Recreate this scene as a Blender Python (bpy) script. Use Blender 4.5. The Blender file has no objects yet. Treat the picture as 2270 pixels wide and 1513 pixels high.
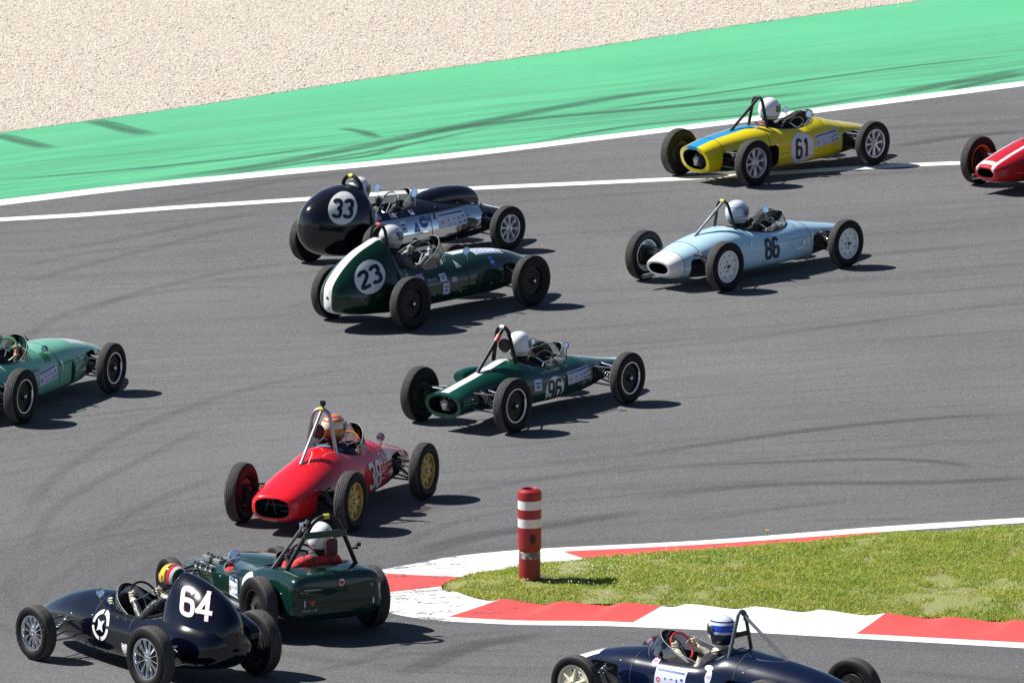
import bpy, bmesh, math, random
import numpy as np
from mathutils import Vector, Matrix
from mathutils.bvhtree import BVHTree
PI = math.pi
R = math.radians
rnd = random.Random(7)
rng = np.random.default_rng(7)
S = bpy.context.scene
C = S.collection

# ---------------------------------------------------------------- camera, sky, sun, exposure
CAM_H, PITCH, F_PX = 24.182, 0.17437, 25931.0
cd = bpy.data.cameras.new("camera")
cd.sensor_width = 36.0
cd.lens = F_PX / 2270 * 36.0
cd.clip_start, cd.clip_end = 1.0, 6000.0
cam = bpy.data.objects.new("camera", cd)
C.objects.link(cam)
cam.location = (0, 0, CAM_H)
cam.rotation_euler = (PI / 2 - PITCH, 0, 0)
S.camera = cam
SUN_EL, SUN_AZ = R(47), R(164)            # azimuth of the sun, measured from +X
world = bpy.data.worlds.new("World")
S.world = world
world.use_nodes = True
wn = world.node_tree
sky = wn.nodes.new("ShaderNodeTexSky")
sky.sky_type = 'NISHITA'
sky.sun_disc = False
sky.sun_elevation = SUN_EL
sky.altitude = 600
sky.air_density = .7
sky.dust_density = .4
sky.sun_rotation = PI / 2 - SUN_AZ
wn.links.new(sky.outputs[0], wn.nodes["Background"].inputs[0])
wn.nodes["Background"].inputs[1].default_value = 0.05
sl = bpy.data.lights.new("sun", 'SUN')
sl.energy = 5.0
sl.angle = R(0.5)
sl.color = (1.0, 0.965, 0.91)
sun = bpy.data.objects.new("sun", sl)
C.objects.link(sun)
sdir = Vector((math.cos(SUN_AZ) * math.cos(SUN_EL), math.sin(SUN_AZ) * math.cos(SUN_EL), math.sin(SUN_EL)))
sun.rotation_euler = (-sdir).to_track_quat('-Z', 'Y').to_euler()
sun.location = (0, 130, 60)
S.view_settings.view_transform = 'Standard'
S.view_settings.look = 'None'
S.view_settings.gamma = 1
S.view_settings.exposure = 0.72


def survey(px, py, z=0.0):
    """ground position of a surveyed spot of the site plan"""
    u, w = px - 1135, py - 756.5
    dy = F_PX * math.cos(PITCH) - w * math.sin(PITCH)
    dz = -F_PX * math.sin(PITCH) - w * math.cos(PITCH)
    t = (z - CAM_H) / dz
    return (u * t, dy * t)


# ---------------------------------------------------------------- node helpers
class NT:
    def __init__(s, name):
        s.m = bpy.data.materials.new(name)
        s.m.use_nodes = True
        s.t = s.m.node_tree
        s.b = s.t.nodes["Principled BSDF"]
        s.tc = None

    def node(s, typ, **kw):
        n = s.t.nodes.new(typ)
        for k, v in kw.items():
            setattr(n, k, v)
        return n

    def put(s, sock, v):
        if isinstance(v, bpy.types.NodeSocket):
            s.t.links.new(v, sock)
        elif isinstance(v, (tuple, list)) and len(v) == 3 and sock.type == 'RGBA':
            sock.default_value = (*v, 1)
        else:
            sock.default_value = v

    def math(s, op, a, b=0.0, c=None, clamp=False):
        n = s.node("ShaderNodeMath", operation=op, use_clamp=clamp)
        s.put(n.inputs[0], a)
        s.put(n.inputs[1], b)
        if c is not None:
            s.put(n.inputs[2], c)
        return n.outputs[0]

    def obj(s):
        if not s.tc:
            s.tc = s.node("ShaderNodeTexCoord")
        return s.tc.outputs["Object"]

    def sep(s, v):
        n = s.node("ShaderNodeSeparateXYZ")
        s.put(n.inputs[0], v)
        return n.outputs

    def comb(s, x, y, z):
        n = s.node("ShaderNodeCombineXYZ")
        for i, v in enumerate((x, y, z)):
            s.put(n.inputs[i], v)
        return n.outputs[0]

    def mapping(s, v, rot=(0, 0, 0), scale=(1, 1, 1), loc=(0, 0, 0)):
        n = s.node("ShaderNodeMapping")
        s.put(n.inputs[0], v)
        n.inputs[1].default_value = loc
        n.inputs[2].default_value = rot
        n.inputs[3].default_value = scale
        return n.outputs[0]

    def noise(s, v, scale=5, detail=3, rough=.5, dist=0):
        n = s.node("ShaderNodeTexNoise")
        s.put(n.inputs["Vector"], v)
        n.inputs["Scale"].default_value = scale
        n.inputs["Detail"].default_value = detail
        n.inputs["Roughness"].default_value = rough
        n.inputs["Distortion"].default_value = dist
        return n.outputs[0]

    def voro(s, v, scale=5, feature='F1', out="Distance"):
        n = s.node("ShaderNodeTexVoronoi", feature=feature)
        s.put(n.inputs["Vector"], v)
        n.inputs["Scale"].default_value = scale
        return n.outputs[out]

    def ramp(s, f, lo, hi, a=0.0, b=1.0):
        n = s.node("ShaderNodeMapRange")
        n.clamp = True
        s.put(n.inputs[0], f)
        n.inputs[1].default_value = lo
        n.inputs[2].default_value = hi
        n.inputs[3].default_value = a
        n.inputs[4].default_value = b
        return n.outputs[0]

    def mix(s, f, a, b, mode='MIX'):
        n = s.node("ShaderNodeMix", data_type='RGBA', blend_type=mode)
        s.put(n.inputs[0], f)
        s.put(n.inputs[6], a)
        s.put(n.inputs[7], b)
        return n.outputs[2]

    def bump(s, h, strength=.3, dist=.01):
        n = s.node("ShaderNodeBump")
        n.inputs["Strength"].default_value = strength
        n.inputs["Distance"].default_value = dist
        s.put(n.inputs["Height"], h)
        s.put(s.b.inputs["Normal"], n.outputs[0])

    def set(s, **kw):
        for k, v in kw.items():
            s.put(s.b.inputs[k.replace("_", " ")], v)
        return s.m


_mats = {}


def mat(name, col=(.5, .5, .5), rough=.5, metal=0.0, coat=0.0, spec=.5, var=.12, vs=6.0):
    """procedural material: base colour with a little noise variation in colour and gloss"""
    if name in _mats:
        return _mats[name]
    n = NT(name)
    f = n.noise(n.obj(), vs, 4, .6)
    dark = tuple(c * (1 - var) for c in col)
    lite = tuple(min(1, c * (1 + var)) for c in col)
    n.set(Base_Color=n.mix(n.ramp(f, .3, .7), dark, lite), Roughness=n.ramp(f, .25, .75, max(0, rough - .04), min(1, rough + .06)),
          Metallic=metal, Coat_Weight=coat, Coat_Roughness=.03)
    n.b.inputs["Specular IOR Level"].default_value = spec
    _mats[name] = n.m
    return n.m


def paint(name, base, regions=(), rough=.28, coat=1.0, metal=0.0):
    """glossy car paint. regions: (colour, [(axis, lo, hi), ...]) in car coordinates; axis 'Y' = |y|; optional roughness/metal"""
    if name in _mats:
        return _mats[name]
    n = NT(name)
    o = n.sep(n.obj())
    ax = {'x': o[0], 'y': o[1], 'z': o[2], 'Y': n.math('ABSOLUTE', o[1])}
    col = None
    f = n.noise(n.obj(), 3, 4, .6)
    col = n.mix(n.ramp(f, .3, .7), tuple(c * .93 for c in base), tuple(min(1, c * 1.06) for c in base))
    met = None
    for reg in regions:
        c, conds = reg[0], reg[1]
        m = None
        for a, lo, hi in conds:
            v = ax[a]
            if isinstance(a, str) and a == 'z' and isinstance(lo, tuple):
                pass
            k1 = n.math('GREATER_THAN', v, lo)
            k2 = n.math('LESS_THAN', v, hi)
            k = n.math('MULTIPLY', k1, k2)
            m = k if m is None else n.math('MULTIPLY', m, k)
        col = n.mix(m, col, c)
        if len(reg) > 2:
            met = m
    n.set(Base_Color=col, Coat_Weight=coat, Coat_Roughness=.02)
    n.b.inputs['Specular IOR Level'].default_value = .12
    if met is not None:
        n.set(Metallic=n.math('MULTIPLY', met, 1.0), Roughness=n.ramp(met, 0, 1, rough, .12))
    else:
        n.set(Roughness=rough, Metallic=metal)
    # faint dust low on the body
    _mats[name] = n.m
    return n.m


def glass(name, tint=(.75, .8, .82), op=.12):
    if name in _mats:
        return _mats[name]
    n = NT(name)
    t = n.t
    tr = n.node("ShaderNodeBsdfTransparent")
    tr.inputs[0].default_value = (*tint, 1)
    gl = n.node("ShaderNodeBsdfGlossy")
    gl.inputs["Roughness"].default_value = .03
    lw = n.node("ShaderNodeLayerWeight")
    lw.inputs[0].default_value = .35
    f = n.math('MULTIPLY_ADD', lw.outputs["Fresnel"], .9, op, clamp=True)
    sm = n.noise(n.obj(), 20, 3)
    f2 = n.math('ADD', f, n.ramp(sm, .4, .8, 0, .05), clamp=True)
    mx = n.node("ShaderNodeMixShader")
    n.put(mx.inputs[0], f2)
    t.links.new(tr.outputs[0], mx.inputs[1])
    t.links.new(gl.outputs[0], mx.inputs[2])
    t.links.new(mx.outputs[0], t.nodes["Material Output"].inputs[0])
    _mats[name] = n.m
    return n.m


# ---------------------------------------------------------------- mesh builder
class MB:
    def __init__(s):
        s.v, s.f, s.mi = [], [], []

    def add(s, vs, fs, mi=0):
        o = len(s.v)
        s.v += [tuple(p) for p in vs]
        s.f += [tuple(i + o for i in f) for f in fs]
        s.mi += [mi] * len(fs)

    def grid(s, rows, closed=False, mi=0, cap0=False, cap1=False):
        n = len(rows[0])
        vs = [p for r in rows for p in r]
        fs = []
        for i in range(len(rows) - 1):
            for j in range(n if closed else n - 1):
                a, b = i * n + j, i * n + (j + 1) % n
                fs.append((a, b, b + n, a + n))
        if cap0:
            fs.append(tuple(range(n - 1, -1, -1)))
        if cap1:
            fs.append(tuple((len(rows) - 1) * n + j for j in range(n)))
        s.add(vs, fs, mi)

    def box(s, c, d, rz=0, ry=0, mi=0, bevel=0.0):
        M = Matrix.Translation(c) @ Matrix.Rotation(rz, 4, 'Z') @ Matrix.Rotation(ry, 4, 'Y')
        b = min(bevel, min(d) / 2.1)
        if b <= 0:
            vs = [M @ Vector((x * d[0] / 2, y * d[1] / 2, z * d[2] / 2)) for x in (-1, 1) for y in (-1, 1) for z in (-1, 1)]
            s.add(vs, [(0, 1, 3, 2), (4, 6, 7, 5), (0, 4, 5, 1), (2, 3, 7, 6), (0, 2, 6, 4), (1, 5, 7, 3)], mi)
            return
        bm = bmesh.new()
        bmesh.ops.create_cube(bm, size=1)
        bmesh.ops.scale(bm, vec=d, verts=bm.verts)
        bmesh.ops.bevel(bm, geom=bm.edges[:], offset=b, segments=2, affect='EDGES', profile=.5)
        bm.verts.index_update()
        s.add([M @ v.co for v in bm.verts], [[v.index for v in f.verts] for f in bm.faces], mi)
        bm.free()

    def tube(s, pts, r, n=10, mi=0, cyc=False, smooth=0, cap=True):
        P = [Vector(p) for p in pts]
        if smooth:
            P = catmull(P, smooth, cyc)
        rr = r if isinstance(r, (list, tuple)) else [r] * len(P)
        if len(rr) != len(P):
            rr = list(np.interp(np.linspace(0, 1, len(P)), np.linspace(0, 1, len(rr)), rr))
        rows = []
        up = None
        for i, p in enumerate(P):
            if cyc:
                t = P[(i + 1) % len(P)] - P[i - 1]
            else:
                t = P[min(i + 1, len(P) - 1)] - P[max(i - 1, 0)]
            t.normalize()
            if up is None:
                up = Vector((0, 0, 1)) if abs(t.z) < .9 else Vector((1, 0, 0))
            a = t.cross(up).normalized()
            up = a.cross(t).normalized()
            rows.append([p + (a * math.cos(k * 2 * PI / n) + up * math.sin(k * 2 * PI / n)) * rr[i] for k in range(n)])
        if cyc:
            rows.append(rows[0])
        s.grid(rows, True, mi, cap and not cyc, cap and not cyc)

    def lathe(s, prof, n=40, axis='y', c=(0, 0, 0), mi=0, mis=None):
        """prof: (radius, offset along axis)"""
        rows = []
        for k in range(n + 1):
            a = 2 * PI * k / n
            row = []
            for r, o in prof:
                if axis == 'y':
                    p = (c[0] + r * math.cos(a), c[1] + o, c[2] + r * math.sin(a))
                elif axis == 'z':
                    p = (c[0] + r * math.cos(a), c[1] + r * math.sin(a), c[2] + o)
                else:
                    p = (c[0] + o, c[1] + r * math.cos(a), c[2] + r * math.sin(a))
                row.append(p)
            rows.append(row)
        m = len(prof)
        vs = [p for r in rows[:-1] for p in r]
        for k in range(n):
            for j in range(m - 1):
                a, b = k * m + j, k * m + j + 1
                a2, b2 = ((k + 1) % n) * m + j, ((k + 1) % n) * m + j + 1
                if k == 0 and j == 0:
                    o = len(s.v)
                    s.v += vs
                s.f.append((o + a, o + a2, o + b2, o + b))
                s.mi.append(mis[j] if mis else mi)

    def ball(s, c, r, n=16, m=10, mi=0, M=None):
        r = (r, r, r) if not isinstance(r, (tuple, list)) else r
        rows = []
        for i in range(m + 1):
            t = PI * i / m
            row = []
            for k in range(n):
                a = 2 * PI * k / n
                p = Vector((r[0] * math.sin(t) * math.cos(a), r[1] * math.sin(t) * math.sin(a), r[2] * math.cos(t)))
                if M:
                    p = M @ p
                row.append(p + Vector(c))
            rows.append(row)
        s.grid(rows, True, mi)

    def mesh(s, name, mats, sharp=35, smooth=True, weld=True):
        me = bpy.data.meshes.new(name)
        me.from_pydata(s.v, [], s.f)
        for m in mats:
            me.materials.append(m)
        me.polygons.foreach_set("material_index", s.mi)
        bm = bmesh.new()
        bm.from_mesh(me)
        if weld:
            bmesh.ops.remove_doubles(bm, verts=bm.verts, dist=1e-5)
            bmesh.ops.dissolve_degenerate(bm, dist=1e-5, edges=bm.edges)
            bmesh.ops.recalc_face_normals(bm, faces=bm.faces)
        finish(bm, sharp, smooth)
        bm.to_mesh(me)
        bm.free()
        return me

    def build(s, name, mats, parent=None, sharp=35, smooth=True, weld=True):
        mats = mats if isinstance(mats, (list, tuple)) else [mats]
        o = bpy.data.objects.new(name, s.mesh(name, mats, sharp, smooth, weld))
        C.objects.link(o)
        o.parent = parent
        return o


def finish(bm, sharp=35, smooth=True):
    for f in bm.faces:
        f.smooth = smooth
    if smooth:
        th = R(sharp)
        for e in bm.edges:
            if len(e.link_faces) == 2:
                e.smooth = e.calc_face_angle(0) < th
            else:
                e.smooth = False


def catmull(P, k, cyc=False):
    out = []
    n = len(P)
    for i in range(n if cyc else n - 1):
        p1, p2 = P[i], P[(i + 1) % n]
        p0 = P[i - 1] if (cyc or i > 0) else p1 * 2 - p2
        p3 = P[(i + 2) % n] if (cyc or i + 2 < n) else p2 * 2 - p1
        for j in range(k):
            t = j / k
            out.append(.5 * ((2 * p1) + (p2 - p0) * t + (2 * p0 - 5 * p1 + 4 * p2 - p3) * t * t + (3 * p1 - p0 - 3 * p2 + p3) * t ** 3))
    if not cyc:
        out.append(P[-1].copy())
    return out


def pchip(x, y, xi):
    x, y = np.array(x, float), np.array(y, float)
    h = np.diff(x)
    d = np.diff(y) / h
    m = np.zeros(len(x))
    for i in range(1, len(x) - 1):
        if d[i - 1] * d[i] > 0:
            w1, w2 = 2 * h[i] + h[i - 1], h[i] + 2 * h[i - 1]
            m[i] = (w1 + w2) / (w1 / d[i - 1] + w2 / d[i])
    m[0], m[-1] = d[0], d[-1]
    i = np.clip(np.searchsorted(x, xi) - 1, 0, len(x) - 2)
    t = (xi - x[i]) / h[i]
    return ((2 * t ** 3 - 3 * t ** 2 + 1) * y[i] + (t ** 3 - 2 * t ** 2 + t) * h[i] * m[i]
            + (-2 * t ** 3 + 3 * t ** 2) * y[i + 1] + (t ** 3 - t ** 2) * h[i] * m[i + 1])


def loft(st, n=56, step=.035, yc=0.0, grow=0.0):
    """st: (x, half width, z bottom, z top, z of max width, exponent top, exponent bottom, shear)"""
    st = [tuple(list(a) + [0] * (8 - len(a))) for a in st]
    xs = [a[0] for a in st]
    k = max(6, int((xs[-1] - xs[0]) / step))
    xi = np.linspace(xs[0], xs[-1], k)
    # extra rings near the rounded ends
    xi = np.unique(np.concatenate([xi, xs[0] + np.array([.003, .01, .02]), xs[-1] - np.array([.003, .01, .02])]))
    cols = [pchip(xs, [a[j] for a in st], xi) for j in range(1, 8)]
    rows = []
    for i, x in enumerate(xi):
        w, zb, zt, zm, nt, nb, sh = [c[i] for c in cols]
        w += grow
        row = []
        for j in range(n):
            a = 2 * PI * j / n
            ca, sa = math.cos(a), math.sin(a)
            e = nt if sa >= 0 else nb
            y = w * math.copysign(abs(ca) ** (2 / e), ca)
            hz = (zt - zm + grow) if sa >= 0 else (zm - zb + grow)
            z = zm + hz * math.copysign(abs(sa) ** (2 / e), sa)
            row.append((x + sh * (z - zm), y + yc, z))
        rows.append(row)
    return rows


def obj_from(mesh, name, parent=None):
    o = bpy.data.objects.new(name, mesh)
    C.objects.link(o)
    o.parent = parent
    return o


def cut(mesh, cutters, sharp=32):
    """boolean-subtract cutter meshes, keep cutter materials on the cut walls"""
    o = obj_from(mesh, "work")
    tmp = []
    for cm in cutters:
        c = obj_from(cm, "cutter")
        tmp.append(c)
        md = o.modifiers.new("b", 'BOOLEAN')
        md.operation = 'DIFFERENCE'
        md.solver = 'EXACT'
        md.material_mode = 'TRANSFER'
        md.object = c
    bpy.context.view_layer.update()
    dg = bpy.context.evaluated_depsgraph_get()
    me = bpy.data.meshes.new_from_object(o.evaluated_get(dg), preserve_all_data_layers=False, depsgraph=dg)
    for c in tmp:
        bpy.data.objects.remove(c)
    bpy.data.objects.remove(o)
    bm = bmesh.new()
    bm.from_mesh(me)
    bmesh.ops.remove_doubles(bm, verts=bm.verts, dist=2e-4)
    bmesh.ops.dissolve_degenerate(bm, dist=1e-4, edges=bm.edges)
    finish(bm, sharp)
    bm.to_mesh(me)
    bm.free()
    return me


def tag(o, label=None, cat=None, group=None, kind=None):
    if label: o["label"] = label
    if cat: o["category"] = cat
    if group: o["group"] = group
    if kind: o["kind"] = kind
    return o


def empty(name, loc, rz=0.0):
    e = bpy.data.objects.new(name, None)
    C.objects.link(e)
    e.empty_display_size = .1
    e.location = loc
    e.rotation_euler = (0, 0, rz)
    return e


# ---------------------------------------------------------------- ground
LINE = math.atan2(157.67 - 147.74, 6.98 + 6.55)      # direction of the outer white line


def sheet(name, poly, z, m, kind='structure', label=None):
    mb = MB()
    mb.add([(x, y, z) for x, y in poly], [tuple(range(len(poly)))])
    o = mb.build(name, m, smooth=False, weld=False)
    # make sure it faces up
    if o.data.polygons[0].normal.z < 0:
        o.data.flip_normals()
    return tag(o, label=label, kind=kind)


# island outline stations: outer edge of white line, outer edge of kerb, inner edge of kerb (site plan)
ISL = [((2270, 1147), (2270, 1158), (2270, 1158.5)), ((1946, 1167.5), (1946, 1179), (1950, 1180)),
       ((1564, 1197), (1564, 1206), (1600, 1211)), ((1247, 1213), (1247, 1222), (1300, 1234)),
       ((1110, 1222), (1110, 1230), (1180, 1247)), ((1000, 1234), (1000, 1243), (1105, 1259)),
       ((921, 1249), (927, 1258), (1050, 1267)), ((850, 1262), (864, 1271), (1022, 1274)),
       ((806, 1288), (825, 1292), (996, 1283)), ((798, 1312), (818, 1313), (980, 1293)),
       ((815, 1338), (835, 1332), (982, 1302)), ((866, 1358), (880, 1347), (1000, 1311)),
       ((921, 1369), (931, 1356), (1040, 1321)), ((985, 1376), (996, 1366), (1111, 1330)),
       ((1144, 1384), (1144, 1374.5), (1230, 1336)), ((1300, 1386), (1300, 1376), (1370, 1338)),
       ((1403, 1389), (1403, 1379), (1466, 1340)), ((1623, 1399), (1623, 1390), (1690, 1348)),
       ((1897, 1414.5), (1897, 1404), (1962, 1362)), ((2270, 1436), (2270, 1424), (2330, 1381))]


def curve(P, k=14, ext=25):
    # straight runs before the first and after the last surveyed station
    C_ = catmull(P, k)
    a, b = (C_[0] - C_[1]).normalized(), (C_[-1] - C_[-2]).normalized()
    return [C_[0] + a * ext * (1 - i / k) for i in range(k)] + C_ + [C_[-1] + b * ext * (i + 1) / k for i in range(k)]


K = 14
OUTc = curve([Vector(survey(*s[0])) for s in ISL])
KERc = curve([Vector(survey(*s[1])) for s in ISL])
INNc = curve([Vector(survey(*s[2], z=.05)) for s in ISL])
arc = [0.0]
for i in range(1, len(KERc)):
    arc.append(arc[-1] + ((INNc[i] + KERc[i]) / 2 - (INNc[i - 1] + KERc[i - 1]) / 2).length)

# --- asphalt with lane coordinates (distance to the island outline, distance along it)
nx, ny = 150, 190
gx = np.linspace(-22, 24, nx)
gy = np.linspace(103, 176, ny)
G = np.array([[x, y] for y in gy for x in gx])
Kp = np.array([[p.x, p.y] for p in OUTc])
cum = np.concatenate([[0], np.cumsum(np.linalg.norm(np.diff(Kp, axis=0), axis=1))])
best = np.full(len(G), 1e9)
along = np.zeros(len(G))
for i in range(len(Kp) - 1):
    a, b = Kp[i], Kp[i + 1]
    d = b - a
    L = d @ d
    t = np.clip(((G - a) @ d) / L, 0, 1)
    q = a + t[:, None] * d
    dist = np.linalg.norm(G - q, axis=1)
    m = dist < best
    best[m] = dist[m]
    along[m] = cum[i] + t[m] * math.sqrt(L)
me = bpy.data.meshes.new("track_surface")
me.from_pydata([(x, y, 0) for x, y in G], [], [(j * nx + i, j * nx + i + 1, (j + 1) * nx + i + 1, (j + 1) * nx + i) for j in range(ny - 1) for i in range(nx - 1)])
uv = me.uv_layers.new(name="lane")
li = np.zeros(len(me.loops), int)
me.loops.foreach_get("vertex_index", li)
uv.data.foreach_set("uv", np.stack([best[li], along[li]], 1).astype(np.float32).ravel())

n = NT("asphalt")
o = n.obj()
un = n.node("ShaderNodeUVMap", uv_map="lane")
lane = n.sep(un.outputs[0])
warp = n.noise(o, .25, 3)
lx = n.math('ADD', lane[0], n.math('MULTIPLY', warp, 1.6))
# two families of long rubber streaks following the corner
s1 = n.noise(n.comb(lx, n.math('MULTIPLY', lane[1], .05), 0.0), 1.5, 4, .65)
s2 = n.noise(n.comb(n.math('ADD', lane[0], n.math('MULTIPLY', lane[1], .12)), n.math('MULTIPLY', lane[1], .04), 5.0), 3.2, 3, .6)
s3 = n.noise(n.comb(lx, n.math('MULTIPLY', lane[1], .03), 9.0), 9.0, 2, .5)
big = n.noise(o, .16, 4, .6)
grain = n.noise(o, 55, 3, .75)
grain2 = n.noise(o, 19, 4, .8)
fleck = n.voro(o, 60, out="Color")
fl = n.ramp(n.sep(fleck)[0], .93, .97)
dk = n.ramp(n.sep(fleck)[1], .90, .96)
base = n.mix(n.ramp(big, .3, .7), (.122, .122, .125), (.156, .156, .159))
base = n.mix(n.math('MULTIPLY', n.ramp(s1, .50, .70), .24), base, (.045, .044, .050))
base = n.mix(n.math('MULTIPLY', n.ramp(s2, .52, .68), .24), base, (.052, .051, .057))
base = n.mix(n.math('MULTIPLY', n.ramp(s3, .56, .72), .22), base, (.05, .05, .055))
# the racing line close to the island and on the left is darker
near = n.ramp(lane[0], .2, 7.0, 1, 0)
base = n.mix(n.math('MULTIPLY', near, .22), base, (.06, .06, .064))
base = n.mix(n.ramp(grain, .35, .65), n.mix(1.0, base, (.56, .56, .57), 'MULTIPLY'), n.mix(1.0, base, (1.42, 1.42, 1.41), 'MULTIPLY'))
base = n.mix(n.math('MULTIPLY', n.ramp(grain2, .42, .68), .30), base, n.mix(1.0, base, (.6, .6, .6), 'MULTIPLY'))
base = n.mix(n.math('MULTIPLY', fl, .30), base, (.34, .33, .32))
base = n.mix(n.math('MULTIPLY', dk, .5), base, (.02, .02, .022))
n.set(Base_Color=base, Roughness=n.ramp(s1, .4, .7, .88, .75))
n.b.inputs['Specular IOR Level'].default_value = .12
n.bump(grain, .5, .006)
ASPH = n.m
me.materials.append(ASPH)
tag(obj_from(me, "asphalt_track"), kind='structure')

n = NT("far_ground")
f = n.noise(n.obj(), .05, 6, .6)
f2 = n.noise(n.obj(), 3, 5, .7)
n.set(Base_Color=n.mix(n.ramp(f, .35, .65), n.mix(f2, (.07, .09, .03), (.10, .12, .045)), n.mix(f2, (.09, .09, .085), (.12, .12, .11))), Roughness=.9)
sheet("ground", [(-2500, -1500), (2500, -1500), (2500, 4000), (-2500, 4000)], -.03, n.m)

# --- green painted run-off
wt = [(0, 443), (300, 408), (650, 374), (1000, 340), (1300, 304), (1600, 268), (1900, 228), (2270, 180)]
wb = [(0, 456), (300, 420), (650, 386), (1000, 351.5), (1300, 315), (1600, 278.5), (1900, 239.5), (2270, 191.5)]
gv = [(0, 295), (400, 240), (800, 178), (1200, 122), (1600, 62), (2060, 0)]


def worldline(pts, ext=30):
    P = [Vector(survey(*p)) for p in pts]
    a = P[0] - (P[1] - P[0]).normalized() * ext
    b = P[-1] + (P[-1] - P[-2]).normalized() * ext
    return [a] + catmull(P, 8) + [b]


WT, WB_, GV = worldline(wt), worldline(wb), worldline(gv)


def strip(name, A, B, z, m, kind='structure', rows=1):
    mb = MB()
    nn = 2 * max(len(A), len(B))

    def rs(P):
        c = np.concatenate([[0], np.cumsum([(P[i + 1] - P[i]).length for i in range(len(P) - 1)])])
        t = np.linspace(0, c[-1], nn)
        return np.stack([np.interp(t, c, [p.x for p in P]), np.interp(t, c, [p.y for p in P])], 1)
    a, b = rs(A), rs(B)
    mb.grid([[(*(a[i] * (1 - k / rows) + b[i] * k / rows), z) for i in range(nn)] for k in range(rows + 1)])
    o = mb.build(name, m, smooth=False)
    if o.data.polygons[0].normal.z < 0:
        o.data.flip_normals()
    return tag(o, kind=kind)


n = NT("green_paint")
o = n.obj()
r = n.sep(n.mapping(o, rot=(0, 0, -LINE)))          # x along the line, y across
# distance above the white line (line passes through survey(1135,325))
p0 = Vector(survey(1135, 325))
off = -p0.x * math.sin(LINE) + p0.y * math.cos(LINE)
ac = n.math('SUBTRACT', r[1], off)
wob = n.noise(n.comb(n.math('MULTIPLY', r[0], .12), 0.0, 0.0), 1.0, 3)
acw = n.math('ADD', ac, n.math('MULTIPLY', wob, 1.2))
st1 = n.noise(n.comb(n.math('MULTIPLY', r[0], .03), n.math('MULTIPLY', acw, 1.0), 3.0), 3.8, 4, .6)
st2 = n.noise(n.comb(n.math('MULTIPLY', r[0], .05), acw, 3.0), 9, 3, .6)
fine = n.noise(o, 38, 3, .8)
patch = n.noise(n.comb(n.math('MULTIPLY', r[0], .3), ac, 1.0), .8, 4, .6)
wear = n.ramp(ac, .1, 5.6, 1.0, 0.0)
col = n.mix(n.ramp(patch, .3, .7), (.085, .385, .20), (.110, .435, .235))
w1 = n.math('MULTIPLY', n.ramp(st1, .44, .58), n.math('MULTIPLY', n.math('POWER', wear, .7), .55))
w1 = n.math('MULTIPLY', w1, n.ramp(fine, .25, .6, .5, 1.0))
col = n.mix(w1, col, (.06, .14, .10))
w2 = n.math('MULTIPLY', n.ramp(st2, .50, .62), n.math('MULTIPLY', wear, .5))
col = n.mix(w2, col, (.05, .17, .10))
col = n.mix(n.ramp(fine, .3, .75, 0, .20), col, (.04, .28, .13))
sp = n.sep(n.voro(n.mapping(o, rot=(0, 0, -LINE), scale=(.5, 1.6, 1)), 22, out="Color"))
col = n.mix(n.math('MULTIPLY', n.ramp(sp[0], .992, .996), .6), col, (.05, .2, .12))
n.set(Base_Color=col, Roughness=.8)
n.b.inputs['Specular IOR Level'].default_value = .2
n.bump(fine, .35, .005)
strip("green_runoff", GV, WT, .003, n.m, rows=1)

n = NT("white_line_paint")
o = n.obj()
f = n.noise(o, 30, 4, .8)
g = n.noise(n.mapping(o, rot=(0, 0, -LINE), scale=(.3, 2.5, 1)), 5, 4, .7)
col = n.mix(n.ramp(g, .5, .75, 0, .35), (.80, .80, .79), (.42, .42, .42))
col = n.mix(n.ramp(f, .60, .75, 0, .5), col, (.35, .35, .35))
n.set(Base_Color=col, Roughness=.6)
WHITE = n.m
strip("white_line", WT, WB_, .0035, WHITE)
th = [(0, 487), (200, 475.5), (380, 461), (690, 441), (1000, 420), (1500, 397), (2000, 367), (2270, 358)]
TH = worldline(th)
TH2 = [Vector((p.x + .135 * math.sin(LINE * .6), p.y - .135 * math.cos(LINE * .6))) for p in TH]
TH3 = [Vector((p.x - .135 * math.sin(LINE * .6), p.y + .135 * math.cos(LINE * .6))) for p in TH]
strip("white_line", TH3, TH2, .0035, WHITE)

# --- gravel trap
n = NT("gravel_bed")
o = n.obj()
v = n.voro(o, 26, out="Color")
d = n.voro(o, 26)
bigv = n.noise(o, .4, 4, .6)
c1 = n.mix(n.sep(v)[0], (.46, .405, .345), (.62, .56, .49))
c1 = n.mix(n.ramp(bigv, .35, .7, 0, .18), c1, (.38, .31, .25))
rake = n.noise(n.mapping(o, rot=(0, 0, -LINE), scale=(.25, 2.2, 1)), 1.6, 4, .6)
c1 = n.mix(n.ramp(rake, .5, .68, 0, .35), c1, (.36, .31, .26))
n.set(Base_Color=n.mix(n.ramp(d, .45, .9), c1, (.20, .17, .14)), Roughness=.9)
n.bump(d, .4, -.008)
far = [Vector((p.x - 60 * math.sin(.55), p.y + 90 * math.cos(.55))) for p in GV]
strip("gravel_trap", far, GV, .006, n.m)
mb_v, mb_f = [], []
gl = np.array([[p.x, p.y] for p in GV])


def gv_y(x):
    return np.interp(x, gl[:, 0], gl[:, 1])


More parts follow.
